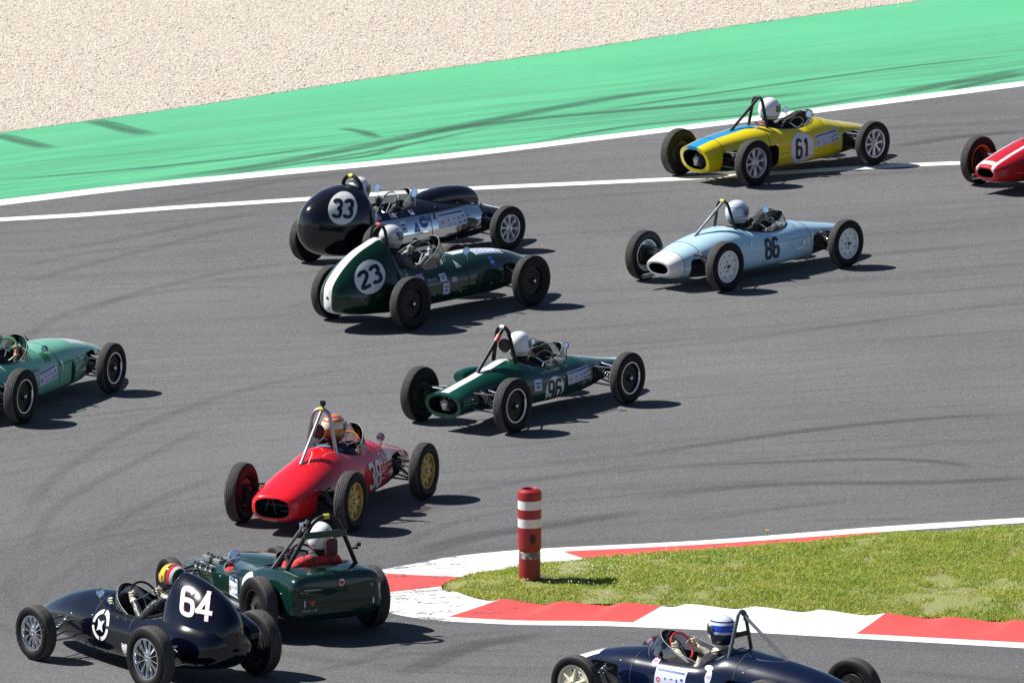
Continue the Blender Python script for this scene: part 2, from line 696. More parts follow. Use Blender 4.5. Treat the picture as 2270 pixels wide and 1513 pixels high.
NS = 160000
sx = rng.uniform(-9.5, 9.5, NS * 2)
sy = rng.uniform(150, 172, NS * 2)
edge = gv_y(sx)
keep = (sy > edge + .03 - np.abs(rng.normal(0, .05, NS * 2)) * (rng.random(NS * 2) < .15)) & (sy < 170)
keep |= (sy > edge - np.abs(rng.normal(0, .22, NS * 2))) & (rng.random(NS * 2) < .03) & (sy < 170)
sx, sy = sx[keep][:NS], sy[keep][:NS]
ns = len(sx)
sz = rng.uniform(.007, .018, ns)
octa = np.array([[1, 0, 0], [0, 1, 0], [-1, 0, 0], [0, -1, 0], [.15, .1, 1], [0, 0, -1]], float)
of = np.array([[0, 1, 4], [1, 2, 4], [2, 3, 4], [3, 0, 4]])
ang = rng.uniform(0, 2 * PI, ns)
V = octa[None, :5] * sz[:, None, None] * rng.uniform(.7, 1.3, (ns, 5, 3))
ca, sa = np.cos(ang)[:, None], np.sin(ang)[:, None]
X = V[..., 0] * ca - V[..., 1] * sa
Y = V[..., 0] * sa + V[..., 1] * ca
Vw = np.stack([X + sx[:, None], Y + sy[:, None], V[..., 2] * .8 + .012], -1).reshape(-1, 3)
Fw = (of[None] + (np.arange(ns) * 5)[:, None, None]).reshape(-1, 3)


def fast_mesh(name, V, F, m, smooth=False):
    me = bpy.data.meshes.new(name)
    k = F.shape[1]
    me.vertices.add(len(V))
    me.vertices.foreach_set("co", V.astype(np.float32).ravel())
    me.loops.add(len(F) * k)
    me.loops.foreach_set("vertex_index", F.astype(np.int32).ravel())
    me.polygons.add(len(F))
    me.polygons.foreach_set("loop_start", np.arange(0, len(F) * k, k, dtype=np.int32))
    if smooth:
        me.polygons.foreach_set("use_smooth", np.ones(len(F), bool))
    me.update(calc_edges=True)
    me.validate()
    me.materials.append(m)
    return me


n = NT("gravel_stone")
w = n.node("ShaderNodeNewGeometry")
isl = w.outputs["Random Per Island"]
cr = n.mix(isl, (.45, .395, .335), (.66, .595, .52))
cr = n.mix(n.ramp(isl, .955, .97), cr, (.13, .11, .09))
n.set(Base_Color=cr, Roughness=.85)
tag(obj_from(fast_mesh("gravel", Vw, Fw, n.m), "gravel"), label="pale beige gravel filling the trap beyond the green run-off", cat="gravel", kind='stuff')


# --- tyre marks: thin rubber films on the surface
def rubber(name, col, alpha, st=6.0):
    n = NT(name)
    f = n.noise(n.obj(), 34, 4, .8)
    un = n.node("ShaderNodeUVMap", uv_map="lane")
    u = n.sep(un.outputs[0])
    ed = n.math('SUBTRACT', 1.0, n.math('POWER', n.math('ABSOLUTE', n.math('MULTIPLY_ADD', u[0], 2.0, -1.0)), 3.0))
    en = n.math('MULTIPLY', n.ramp(u[1], 0, .18), n.ramp(u[1], .8, 1.0, 1, 0))
    sk = n.noise(n.comb(n.math('MULTIPLY', u[0], st), n.math('MULTIPLY', u[1], 1.5), 0.0), 1.0, 3)
    a = n.math('MULTIPLY', n.math('MULTIPLY', ed, en), n.ramp(f, .3, .62, .25, 1))
    a = n.math('MULTIPLY', a, n.ramp(sk, .3, .6, .4, 1))
    a = n.math('MULTIPLY', a, alpha)
    n.set(Base_Color=col, Roughness=.7, Alpha=a)
    return n.m


RUB = rubber("rubber_film", (.03, .03, .034), .42)
RUBL = rubber("rubber_film_faint", (.035, .035, .04), .19)
RUBG = rubber("rubber_on_green", (.040, .08, .062), .74)
markz = [.0045]


def mark(pts, w, m, z=None):
    P = catmull([Vector((*survey(*p), 0)) for p in pts], 10)
    markz[0] += .0002
    z = z or markz[0]
    N = len(P)
    vs, uvs = [], []
    for i, p in enumerate(P):
        t = (P[min(i + 1, N - 1)] - P[max(i - 1, 0)]).normalized()
        s = Vector((-t.y, t.x, 0)) * w / 2
        vs += [(p.x + s.x, p.y + s.y, z), (p.x - s.x, p.y - s.y, z)]
        uvs += [(0, i / (N - 1)), (1, i / (N - 1))]
    fs = [(2 * i, 2 * i + 1, 2 * i + 3, 2 * i + 2) for i in range(N - 1)]
    me = bpy.data.meshes.new("tyre_mark")
    me.from_pydata(vs, [], fs)
    ul = me.uv_layers.new(name="lane")
    for l in me.loops:
        ul.data[l.index].uv = uvs[l.vertex_index]
    me.materials.append(m)
    if me.polygons[0].normal.z < 0:
        me.flip_normals()
    tag(obj_from(me, "tyre_mark"), kind='structure')


mark([(196, 266), (240, 276), (290, 290), (338, 300)], .42, RUBG)
mark([(-20, 298), (20, 306), (70, 319), (118, 331)], .38, RUBG)
mark([(300, 402), (560, 370), (800, 326), (1100, 265), (1400, 212), (1640, 190)], .34, RUBG)
mark([(420, 398), (640, 366), (860, 330), (1120, 276)], .14, RUBG)
mark([(0, 400), (240, 380), (520, 352), (820, 312)], .14, RUBG)
mark([(1150, 322), (1400, 280), (1700, 250), (2000, 205)], .16, RUBG)
mark([(1300, 250), (1600, 205), (2000, 150), (2280, 120)], .12, RUBG)
mark([(0, 365), (180, 350), (420, 330), (760, 300), (1000, 268)], 0.10, RUBL)
mark([(700, 362), (820, 345), (900, 322)], .15, RUBG)
mark([(1950, 216), (2080, 190), (2180, 172), (2300, 150)], .34, RUBG)
mark([(2090, 203), (2180, 182), (2300, 158)], .25, RUBG)
mark([(750, 285), (800, 292), (840, 308)], .25, RUBG)
mark([(900, 300), (1200, 262), (1500, 236), (1900, 196)], .3, RUBG)
mark([(400, 425), (560, 405), (800, 380), (1100, 345), (1400, 312)], 0.15, RUBL)
mark([(180, 470), (420, 440), (640, 400), (900, 376)], 0.19, RUBL)
mark([(1390, 1009), (1600, 980), (1850, 947), (2100, 925), (2290, 917)], .22, RUB)
mark([(1390, 1108), (1600, 1082), (1800, 1071), (2000, 1070), (2200, 1063), (2300, 1056)], .30, RUB)
mark([(1480, 1034), (1700, 1025), (1950, 1018), (2100, 1026), (2165, 1040)], .20, RUB)
mark([(1700, 1022), (1950, 1016), (2150, 1026), (2230, 1038)], 0.10, RUBL)
mark([(1700, 985), (1950, 975), (2300, 982)], 0.10, RUBL)
mark([(1560, 762), (1800, 730), (2100, 690), (2290, 665)], 0.22, RUBL)
mark([(1750, 1158), (1900, 1151), (2100, 1152)], 0.14, RUBL)
mark([(1500, 1160), (1700, 1130), (1900, 1108)], 0.22, RUBL)
mark([(0, 560), (180, 545), (420, 500), (640, 455)], 0.25, RUBL)
mark([(0, 640), (240, 575), (460, 520), (640, 490)], 0.22, RUBL)
mark([(0, 600), (200, 560), (400, 540), (640, 530)], 0.15, RUBL)
mark([(120, 720), (300, 650), (520, 600), (680, 580)], 0.22, RUBL)
mark([(0, 790), (160, 690), (420, 640), (660, 640)], 0.19, RUBL)
mark([(30, 1180), (120, 1060), (300, 950), (560, 860), (880, 800)], 0.22, RUBL)
mark([(60, 1240), (130, 1120), (330, 1010), (500, 930)], 0.19, RUBL)
mark([(200, 1200), (300, 1130), (420, 1080), (500, 1050)], 0.22, RUBL)
mark([(880, 1500), (1050, 1430), (1230, 1405)], .4, RUB)
mark([(760, 1480), (930, 1420), (1180, 1395)], 0.19, RUBL)
mark([(640, 1500), (900, 1450), (1200, 1440)], 0.19, RUBL)
mark([(900, 1235), (1050, 1190), (1250, 1160), (1450, 1130)], .4, RUB)
mark([(880, 1215), (1000, 1160), (1200, 1120)], 0.19, RUBL)
mark([(850, 1180), (1050, 1090), (1350, 1040), (1480, 1030)], 0.22, RUBL)
mark([(1450, 640), (1700, 600), (2000, 560), (2280, 540)], 0.22, RUBL)
mark([(1950, 330), (2120, 305), (2290, 290)], .3, RUB)

# --- island: white line, kerb, grass
mb = MB()
mb.grid([[(p.x, p.y, .0032) for p in OUTc], [(p.x + (q.x - p.x) * 1.02, p.y + (q.y - p.y) * 1.02, .0032) for p, q in zip(OUTc, KERc)]])
n = NT("kerb_line_paint")
o = n.obj()
f = n.noise(o, 16, 5, .8)
dsp = n.noise(n.mapping(o, scale=(1, 2.2, 1)), 3.0, 5, .75)
xx = n.sep(o)[0]
scr = n.ramp(xx, -.9, .6, 1, 0)
k = n.math('MULTIPLY', n.ramp(dsp, .48, .55), scr)
k = n.math('MULTIPLY', k, n.ramp(f, .40, .6, .3, 1.0))
k = n.ramp(k, .25, .6)
k2 = n.math('MULTIPLY', n.ramp(f, .58, .70), .3)
n.set(Base_Color=n.mix(n.math('MAXIMUM', k, k2), (.80, .80, .79), (.12, .12, .13)), Roughness=.6)
wl = mb.build("white_line", n.m, smooth=False)
if wl.data.polygons[0].normal.z < 0:
    wl.data.flip_normals()
tag(wl, kind='structure')


def kerbmat(name, col, grime):
    n = NT(name)
    o = n.obj()
    f = n.noise(o, 22, 4, .8)
    st = n.noise(n.mapping(o, rot=(0, 0, -.5), scale=(.5, 3, 1)), 3.2, 5, .8, 1.2)
    xx = n.sep(o)[0]
    scr = n.ramp(xx, -.9, 1.4, 1, .06)
    k = n.math('MULTIPLY', n.math('MULTIPLY', n.ramp(st, .50, .56), n.ramp(f, .40, .55)), n.math('MULTIPLY', scr, grime))
    big = n.noise(o, 1.5, 3)
    c = n.mix(n.ramp(big, .3, .7), col, tuple(x * .9 for x in col))
    c = n.mix(n.ramp(f, .6, .75, 0, .18), c, (.25, .2, .2))
    k = n.ramp(k, .22, .55)
    n.set(Base_Color=n.mix(k, c, (.05, .045, .06)), Roughness=.62)
    n.bump(f, .2, .004)
    return n.m


KR = kerbmat("kerb_red_paint", (.64, .075, .068), .75)
KW = kerbmat("kerb_white_paint", (.80, .80, .79), .75)
# station (in ISL index + 1 because of the extension) where the colour changes
runs = [(2.0, 4.0, 0), (4.0, 8.0, 1), (8.0, 10.2, 0), (10.2, 14.0, 1), (14.0, 17.0, 0), (17.0, 19.0, 1), (19.0, 21.0, 0)]
TEETH = .70


def ksec(i):
    p, q = KERc[i], INNc[i]
    s = arc[i] / TEETH
    t = s - math.floor(s)
    g = t / .22 if t < .22 else 1 - (t - .22) / .78
    idx = i / K
    amp = .038 * min(1, max(0, (idx - 11) / 1.5))
    rise = .016 * min(1, max(0, (idx - 2) / 3)) + .012
    h = rise + amp * (g * g * (3 - 2 * g))
    row = []
    for k in range(7):
        u = k / 6
        x = p.lerp(q, u)
        row.append((x.x, x.y, .0045 + h * u ** 1.3))
    x = p.lerp(q, 1.0)
    dn = (q - p).normalized() * .02
    row.append((x.x + dn.x, x.y + dn.y, .0))
    return row


def irow(fi):
    a = int(math.floor(fi))
    b = min(a + 1, len(KERc) - 1)
    t = fi - a
    ra, rb = ksec(a), ksec(b)
    return [tuple(ra[j][c] * (1 - t) + rb[j][c] * t for c in range(3)) for j in range(8)]


kroot = empty("kerb", (0, 0, 0))
tag(kroot, kind='structure')
for a, b, c in runs:
    fi = np.arange(a * K, b * K + 1e-6, .25)
    mb = MB()
    mb.grid([irow(min(x, len(KERc) - 1.001)) for x in fi])
    nm = ("red" if c == 0 else "white") + "_kerb_section"
    ob = mb.build(nm, [KR, KW][c], kroot, sharp=50)
    up = sum(p.normal.z for p in ob.data.polygons)
    if up < 0:
        ob.data.flip_normals()

# soil / turf bed
poly = [(p.x, p.y) for p in INNc]


def inside(px, py):
    c = np.zeros(len(px), bool)
    P = np.array(poly)
    x2, y2 = np.roll(P[:, 0], -1), np.roll(P[:, 1], -1)
    for (x1, y1, a, b) in zip(P[:, 0], P[:, 1], x2, y2):
        if y1 == b:
            continue
        m = ((y1 > py) != (b > py)) & (px < (a - x1) * (py - y1) / (b - y1) + x1)
        c ^= m
    return c


def edge_dist(px, py):
    P = np.array(poly)
    d = np.full(len(px), 1e9)
    for i in range(len(P) - 1):
        a, b = P[i], P[i + 1]
        v = b - a
        L = v @ v
        if L < 1e-9:
            continue
        t = np.clip(((px - a[0]) * v[0] + (py - a[1]) * v[1]) / L, 0, 1)
        d = np.minimum(d, np.hypot(px - a[0] - t * v[0], py - a[1] - t * v[1]))
    return d


def lumps(x, y):
    return (.022 * np.sin(x * 3.1 + 1.3 * np.sin(y * 1.7)) * np.sin(y * 2.3 + .7) + .012 * np.sin(x * 9 + y * 4) * np.sin(y * 7 - x * 3))


def turf_z(x, y, d):
    s = np.clip(d / .8, 0, 1)
    return .034 + .075 * s * s * (3 - 2 * s) + lumps(x, y) * s


ax_, ay_ = np.arange(-1.6, 30, .09), np.arange(116, 150, .09)
gxx, gyy = np.meshgrid(ax_, ay_)
px, py = gxx.ravel(), gyy.ravel()
ins = inside(px, py)
dd = np.where(ins, edge_dist(px, py), 0)
idm = -np.ones(len(px), int)
near = dd > .0
sel = np.where(ins)[0]
idm[sel] = np.arange(len(sel))
nxx = len(ax_)
F = []
for j in range(len(ay_) - 1):
    r0 = j * nxx
    a = idm[r0:r0 + nxx - 1]; b = idm[r0 + 1:r0 + nxx]; c = idm[r0 + nxx + 1:r0 + 2 * nxx]; d_ = idm[r0 + nxx:r0 + 2 * nxx - 1]
    ok = (a >= 0) & (b >= 0) & (c >= 0) & (d_ >= 0)
    F.append(np.stack([a, b, c, d_], 1)[ok])
F = np.concatenate(F)
Vt = np.stack([px[sel], py[sel], turf_z(px[sel], py[sel], dd[sel])], 1)
n = NT("soil")
o = n.obj()
f = n.noise(o, 2.2, 5, .7)
g = n.noise(o, 30, 4, .8)
c = n.mix(n.ramp(f, .45, .62), (.22, .25, .07), (.25, .24, .11))
n.set(Base_Color=n.mix(n.ramp(g, .4, .7, 0, .5), c, (.17, .15, .07)), Roughness=.95)
n.bump(g, .6, .02)
tag(obj_from(fast_mesh("turf_base", Vt, F, n.m, True), "turf_base"), kind='structure')
sheet("soil_bed", poly, .006, n.m)

# blades of grass
NB = 420000
bx = rng.uniform(-1.3, 7.6, NB)
by = rng.uniform(118.2, 128.5, NB)
ok = inside(bx, by)
bx, by = bx[ok], by[ok]
bd = edge_dist(bx, by)


def vn(x, y, s, seed):
    """smooth value noise"""
    r2 = np.random.default_rng(seed)
    T = r2.random((64, 64))
    u, v = x * s, y * s
    i, j = np.floor(u).astype(int), np.floor(v).astype(int)
    fu, fv = u - i, v - j
    fu, fv = fu * fu * (3 - 2 * fu), fv * fv * (3 - 2 * fv)
    g = lambda a, b: T[a % 64, b % 64]
    return (g(i, j) * (1 - fu) + g(i + 1, j) * fu) * (1 - fv) + (g(i, j + 1) * (1 - fu) + g(i + 1, j + 1) * fu) * fv


den = .45 * vn(bx, by, 1.3, 1) + .55 * vn(bx, by, 5.0, 2)
for (qx, qy, qr) in ((-.55, 122.35, .28), (.35, 122.75, .30), (.75, 121.3, .30), (1.5, 121.1, .35), (-.2, 121.9, .2), (2.7, 120.2, .3), (4.6, 121.0, .3), (5.6, 125.6, .3)):
    den -= .18 * np.exp(-((bx - qx) ** 2 + ((by - qy) * .8) ** 2) / qr ** 2)
ok = (rng.random(len(bx)) < np.clip((den - .16) * 3.4, .05, 1)) & ((bd > .03) | (rng.random(len(bx)) < .4))
bx, by, bd, den = bx[ok], by[ok], bd[ok], den[ok]
nb = len(bx)
bz = turf_z(bx, by, bd)
hh = rng.uniform(.014, .038, nb) * (.5 + den * 1.0)
tall = rng.random(nb) < .012
hh[tall] *= 2.0
a = rng.uniform(0, 2 * PI, nb)
lean = rng.uniform(.3, 1.8, nb)
wv = rng.uniform(.003, .0065, nb)
dx, dy = np.cos(a), np.sin(a)
ba = rng.uniform(0, 2 * PI, nb)
wx, wy = np.cos(ba) * wv, np.sin(ba) * wv
P0 = np.stack([bx - wx, by - wy, bz - .006], 1)
P1 = np.stack([bx + wx, by + wy, bz - .006], 1)
mxx = np.stack([bx + dx * hh * lean * .35, by + dy * hh * lean * .35, bz + hh * .62], 1)
P2 = mxx + np.stack([wx, wy, 0 * wx], 1) * .8
P3 = mxx - np.stack([wx, wy, 0 * wx], 1) * .8
P4 = np.stack([bx + dx * hh * lean, by + dy * hh * lean, bz + hh], 1)
VB = np.stack([P0, P1, P2, P3, P4], 1).reshape(-1, 3)
tri = np.array([[0, 1, 2], [0, 2, 3], [3, 2, 4]])
FB = (tri[None] + (np.arange(nb) * 5)[:, None, None]).reshape(-1, 3)
n = NT("grass_blade")
geo = n.node("ShaderNodeNewGeometry")
isl = geo.outputs["Random Per Island"]
pn = n.noise(n.obj(), 1.7, 4, .6)
pn2 = n.noise(n.obj(), 6, 3, .6)
c = n.mix(n.ramp(pn, .38, .62), (.45, .49, .080), (.31, .44, .045))
c = n.mix(n.ramp(pn2, .55, .75, 0, .6), c, (.22, .38, .035))
c = n.mix(n.ramp(isl, .62, 1.0, 0, .8), c, (.58, .50, .22))
c = n.mix(n.ramp(isl, .0, .2, .4, 0), c, (.08, .14, .02))
n.set(Base_Color=c, Roughness=.6)
tl_ = n.node("ShaderNodeBsdfTranslucent")
n.put(tl_.inputs[0], c)
mxs = n.node("ShaderNodeMixShader")
mxs.inputs[0].default_value = .38
n.t.links.new(n.b.outputs[0], mxs.inputs[1])
n.t.links.new(tl_.outputs[0], mxs.inputs[2])
n.t.links.new(mxs.outputs[0], n.t.nodes["Material Output"].inputs[0])
n.b.inputs["Specular IOR Level"].default_value = .3
tag(obj_from(fast_mesh("grass", VB, FB, n.m), "grass"), label="short patchy green grass covering the island between the kerbs", cat="grass", kind='stuff')

# daisies (uncountable tiny white heads)
nd = 420
cx = np.concatenate([rng.normal(1.0, .5, nd // 3), rng.normal(.55, .3, nd // 4), rng.uniform(0, 6.5, nd)])
cy = np.concatenate([rng.normal(123.0, .5, nd // 3), rng.normal(122.2, .35, nd // 4), rng.uniform(119, 127, nd)])
ok = inside(cx, cy)
cx, cy = cx[ok], cy[ok]
cz = turf_z(cx, cy, edge_dist(cx, cy)) + rng.uniform(.025, .05, len(cx))
mb = MB()
for x, y, z in zip(cx, cy, cz):
    r_ = rnd.uniform(.004, .009)
    mb.add([(x + r_ * math.cos(k * PI / 3), y + r_ * math.sin(k * PI / 3) - .002, z + .004 * math.sin(k * 2.1)) for k in range(6)] + [(x, y, z - .01)],
           [(0, 1, 2, 3, 4, 5)] + [(k, (k + 1) % 6, 6) for k in range(6)])
tag(mb.build("daisies", mat("daisy_petal", (.78, .78, .72), .6), smooth=False, weld=False), label="tiny white daisies scattered through the island grass", cat="flowers", kind='stuff')


def dandelion(pos, h, label, grp="yellow dandelions in the island grass"):
    x, y = survey(*pos, .06)
    e = empty("dandelion", (x, y, .03))
    tag(e, label, "flower", grp)
    mb = MB()
    mb.tube([(0, 0, 0), (.004, 0, h * .5), (0, .003, h)], .0025, 6)
    mb.build("stem", mat("stem_green", (.12, .2, .04), .6), e)
    mb = MB()
    for k in range(22):
        a = k * 2.4
        r_ = .022 * math.sqrt((k + 1) / 22)
        mb.add([(0, 0, h), (r_ * math.cos(a - .2), r_ * math.sin(a - .2), h + .007), (r_ * math.cos(a + .2), r_ * math.sin(a + .2), h + .009)], [(0, 1, 2)])
    mb.ball((0, 0, h + .002), (.016, .016, .008), 10, 6)
    mb.build("flower_head", mat("dandelion_yellow", (.75, .52, .02), .6), e, weld=False)


dandelion((1928, 1325), .05, "yellow dandelion low in the grass above the white kerb, left one of the close pair")
dandelion((1946, 1326), .05, "yellow dandelion low in the grass above the white kerb, right one of the close pair")
dandelion((2170, 1290), .05, "yellow dandelion near the right edge of the island grass")
dandelion((1700, 1187), .09, "tall yellow dandelion rising at the far edge of the island before the asphalt")
dandelion((2212, 1302), .05, "yellow dandelion nearest the right edge, lower than its neighbour")

# --- bollard
bxw, byw = survey(1174, 1290, .06)
bo = empty("bollard", (bxw, byw, 0))
tag(bo, "tall red plastic bollard with white bands standing in the grass island", "bollard")
n = NT("bollard_plastic")
o = n.sep(n.obj())
f = n.noise(n.obj(), 9, 5, .7)
c = n.mix(n.ramp(f, .35, .7), (.34, .011, .017), (.22, .009, .014))


def band(n, z, lo, hi):
    return n.math('MULTIPLY', n.math('GREATER_THAN', z, lo), n.math('LESS_THAN', z, hi))


m_ = n.math('MAXIMUM', band(n, o[2], .86, .955), band(n, o[2], .665, .76))
c = n.mix(m_, c, n.mix(n.ramp(f, .6, .72), (.68, .68, .68), (.35, .35, .36)))
low = band(n, o[2], .33, .40)
c = n.mix(low, c, n.mix(n.ramp(f, .42, .55), (.6, .6, .6), (.12, .11, .11)))
dirt = n.math('MULTIPLY', n.ramp(n.noise(n.mapping(n.obj(), scale=(1, 1, .4)), 7, 4, .7), .5, .65), n.ramp(o[2], .30, .36, .7, 0))
c = n.mix(dirt, c, (.03, .02, .03))
n.set(Base_Color=c, Roughness=.45)
mb = MB()
mb.lathe([(.002, 0), (.116, 0), (.116, .395), (.112, .40), (.113, .41), (.123, .425), (.126, .44), (.126, .96), (.130, .965), (.130, 1.03), (.124, 1.05), (.09, 1.075), (.082, 1.077), (.076, 1.07), (.070, 1.02), (.002, 1.01)], 48, 'z')
mb.build("post", n.m, bo)
mb = MB()
mb.ball((.03, -.1235, .55), (.036, .006, .055), 16, 8)
mb.build("plug", mat("black_rubber_plug", (.03, .012, .014), .6), bo)

# ---------------------------------------------------------------- shared car materials
TREAD = mat("tyre_tread", (.070, .068, .067), .8, vs=30, var=.35, spec=.2)
SIDE = mat("tyre_sidewall", (.006, .006, .007), .6, vs=12, spec=.22)
CHROME = mat("chrome", (.75, .76, .78), .12, 1.0, var=.04)
STEEL = mat("bare_steel", (.42, .43, .45), .35, 1.0)
ALU = mat("cast_aluminium", (.55, .57, .60), .35, .9)
DARKM = mat("dark_metal", (.020, .020, .023), .45, .3)
BLACK = mat("satin_black", (.006, .006, .007), .4, spec=.3)
INT = mat("cockpit_black", (.010, .010, .011), .7)
WHT = mat("white_enamel", (.80, .80, .80), .3, coat=.6, var=.03)
DIGIT = mat("number_black", (.012, .012, .018), .4)
SPRING = mat("spring_steel", (.45, .45, .46), .3, .8)
LEATHER = mat("seat_leather", (.03, .02, .02), .5)
REDM = mat("red_enamel", (.5, .02, .02), .35, coat=.5)
GLASS = glass("perspex")
BLUES = mat("sticker_blue", (.03, .10, .35), .4)
PINKS = mat("sticker_pink", (.50, .32, .52), .4)
REDS = mat("sticker_red", (.55, .05, .05), .4)
PALES = mat("sticker_pale", (.62, .66, .78), .4)
YELT = mat("yellow_tape", (.60, .60, .05), .5)
ORAN = mat("orange_tape", (.75, .28, .03), .5)

_wheel_cache = {}


def wheel_meshes(kind, Rt, W, rim):
    """canonical wheel, outer face towards -y, centre at the origin"""
    key = (kind, round(Rt, 3), W)
    if key in _wheel_cache:
        return _wheel_cache[key]
    rr = Rt * rim
    h = W / 2
    mb = MB()
    side = [(rr - .004, -h * .62), (rr + .012, -h * .80), (rr + (Rt - rr) * .30, -h * .97), (rr + (Rt - rr) * .52, -h), (rr + (Rt - rr) * .78, -h * .93), (Rt - .012, -h * .80)]
    tread = []
    ng = 5
    tw = h * .72
    for k in range(ng + 1):
        y0 = -tw + 2 * tw * k / ng
        cr = .006 * (y0 / tw) ** 2
        if 0 < k < ng:
            tread += [(Rt - cr, y0 - .003), (Rt - cr - .007, y0 - .002), (Rt - cr - .007, y0 + .002), (Rt - cr, y0 + .003)]
        else:
            tread += [(Rt - cr, y0)]
    other = [(a, -b) for a, b in reversed(side)]
    prof = side + tread + other
    mis = [1] * (len(side) - 1) + [0] * (len(tread) + 1) + [1] * (len(side) - 1)
    mb.lathe(prof, 64, mis=mis)
    # raised ring on the sidewall
    tyre = mb.mesh("tyre", [TREAD, SIDE], 50)
    mb = MB()
    cols = {'mini': (ALU, ALU), 'holes': (WHT, WHT), 'lip': (BLACK, CHROME), 'gold': (mat("gold_wheel", (.50, .33, .08), .35, .35), mat("gold_wheel", ()),),
            'wire': (CHROME, CHROME), 'black': (BLACK, BLACK), 'cream': (mat("cream_wheel", (.70, .66, .50), .4, coat=.4), mat("cream_wheel", ())),
            'steel': (DARKM, DARKM), 'orange': (BLACK, mat("orange_wheel", (.60, .24, .03), .4)), 'brown': (BLACK, CHROME)}
    cdisc, clip = cols[kind]
    # rim barrel : outer lip -> inside -> inner lip
    br = [(rr + .006, -h * .66), (rr + .007, -h * .74), (rr - .006, -h * .74), (rr - .014, -h * .58), (rr - .016, -h * .1), (rr - .030, 0), (rr - .022, h * .3), (rr - .014, h * .6), (rr - .004, h * .74), (rr + .006, h * .70)]
    mis = [1, 1, 1 if kind != 'black' else 0, 1 if kind in ('mini', 'holes', 'gold', 'cream', 'wire') else 0, 0, 0, 0, 0, 0]
    mb.lathe(br, 48, mis=[1, 1, 1] + ([1, 1] if kind in ('mini', 'holes', 'gold', 'cream', 'wire') else [0, 0]) + [2 if kind not in ('holes', 'orange') else 1] * 4)
    y0 = -h * .45
    rd = rr - .016
    if kind in ('mini', 'wire'):
        mb.lathe([(.002, y0 - .012), (.045, y0 - .012), (.058, y0 - .002), (.058, y0 + .02), (.002, y0 + .02)], 32)
        N = 8 if kind == 'mini' else 12
        wS = .022 if kind == 'mini' else .012
        for k in range(N):
            a = 2 * PI * k / N
            rows = []
            for t, q in ((.045, 1.0), (rd * .6, .75), (rd * .88, 1.35), (rd + .004, 1.9)):
                wq = wS * q
                ux, uz = math.cos(a), math.sin(a)
                yo = y0 + (.0 if t < .06 else .006)
                sx_, sz_ = -uz * wq, ux * wq
                rows.append([(ux * t + sx_, yo + .012, uz * t + sz_), (ux * t + sx_ * .4, yo - .006, uz * t + sz_ * .4), (ux * t - sx_ * .4, yo - .006, uz * t - sz_ * .4), (ux * t - sx_, yo + .012, uz * t - sz_)])
            mb.grid(rows, True, 0)
    elif kind in ('holes', 'cream'):
        mb.lathe([(.002, y0 - .022), (.028, y0 - .022), (.03, y0 - .008), (.07, y0 - .004), (.085, y0 + .006), (.11, y0 + .002), (rd - .02, y0 - .004), (rd + .004, y0 + .01)], 40)
        for k in range(8):
            a = 2 * PI * k / 8
            mb.lathe([(.001, 0), (.010 if kind == 'holes' else .012, 0), (.010, .004)], 12, c=((rd - .038) * math.cos(a), y0 - .0045, (rd - .038) * math.sin(a)), mi=2)
        for k in range(4):
            a = 2 * PI * k / 4 + .4
            mb.lathe([(.001, -.008), (.008, -.008), (.009, .004)], 8, c=(.055 * math.cos(a), y0 - .008, .055 * math.sin(a)), mi=2)
        if kind == 'cream':
            for k in range(6):
                a = 2 * PI * k / 6
                mb.tube([(.03 * math.cos(a), y0 - .015, .03 * math.sin(a)), ((rd - .02) * math.cos(a), y0 - .006, (rd - .02) * math.sin(a))], [.02, .012], 8)
    elif kind == 'gold':
        mb.lathe([(.002, y0 - .02), (.03, y0 - .02), (.034, y0 - .006), (.075, y0 - .002), (.085, y0 + .01), (.12, y0 + .004), (rd + .004, y0 + .004)], 40)
        for k in range(8):
            a = 2 * PI * k / 8
            ux, uz = math.cos(a), math.sin(a)
            q = []
            for u, v in ((-.012, -.024), (.012, -.024), (.02, .022), (-.02, .022)):
                rad = rd - .034 + v
                q.append((ux * rad - uz * u, y0 + .0022, uz * rad + ux * u))
            mb.add(q, [(0, 1, 2, 3)], 2)
        for k in range(4):
            a = 2 * PI * k / 4 + .4
            mb.lathe([(.001, -.01), (.008, -.01), (.009, .004)], 8, c=(.055 * math.cos(a), y0 - .004, .055 * math.sin(a)), mi=3)
    elif kind == 'steel':
        mb.lathe([(.002, y0 - .03), (.035, y0 - .03), (.04, y0 - .01), (.08, y0), (.10, y0 + .012), (rd + .004, y0 + .02)], 40)
        for k in range(4):
            a = 2 * PI * k / 4 + .4
            mb.lathe([(.001, -.02), (.009, -.02), (.010, .004)], 8, c=(.06 * math.cos(a), y0 - .004, .06 * math.sin(a)), mi=3)
    else:   # wobbly cast wheel
        rows = []
        N = 72
        prof = [.03, .06, .10, .14, rd + .004]
        for t in prof:
            row = []
            for k in range(N):
                a = 2 * PI * k / N
                f_ = math.sin(6 * a) * .5 + .5
                amp = .018 * math.sin(PI * min(1, max(0, (t - .04) / (rd - .05))))
                row.append((t * math.cos(a), y0 + .012 - .012 * (t < .05) + amp * f_ * 1.2, t * math.sin(a)))
            rows.append(row)
        mb.grid(rows, True, 0)
        for k in range(6):
            a = 2 * PI * k / 6 + .26
            mb.lathe([(.001, 0), (.014, 0), (.016, .003)], 12, c=(.105 * math.cos(a), y0 + .002, .105 * math.sin(a)), mi=2)
    disc = mb.mesh("wheel", [cdisc, clip, INT, CHROME], 40)
    mb = MB()
    mb.lathe([(.001, -.03), (.017, -.03), (.021, -.024), (.022, .01)], 16, c=(0, y0 - .004, 0))
    cap = mb.mesh("hub_cap", [CHROME if kind not in ('holes',) else DARKM], 40)
    # brake drum on the inner side
    mb = MB()
    rb = rr * (.66 if kind in ('holes', 'orange') else .84)
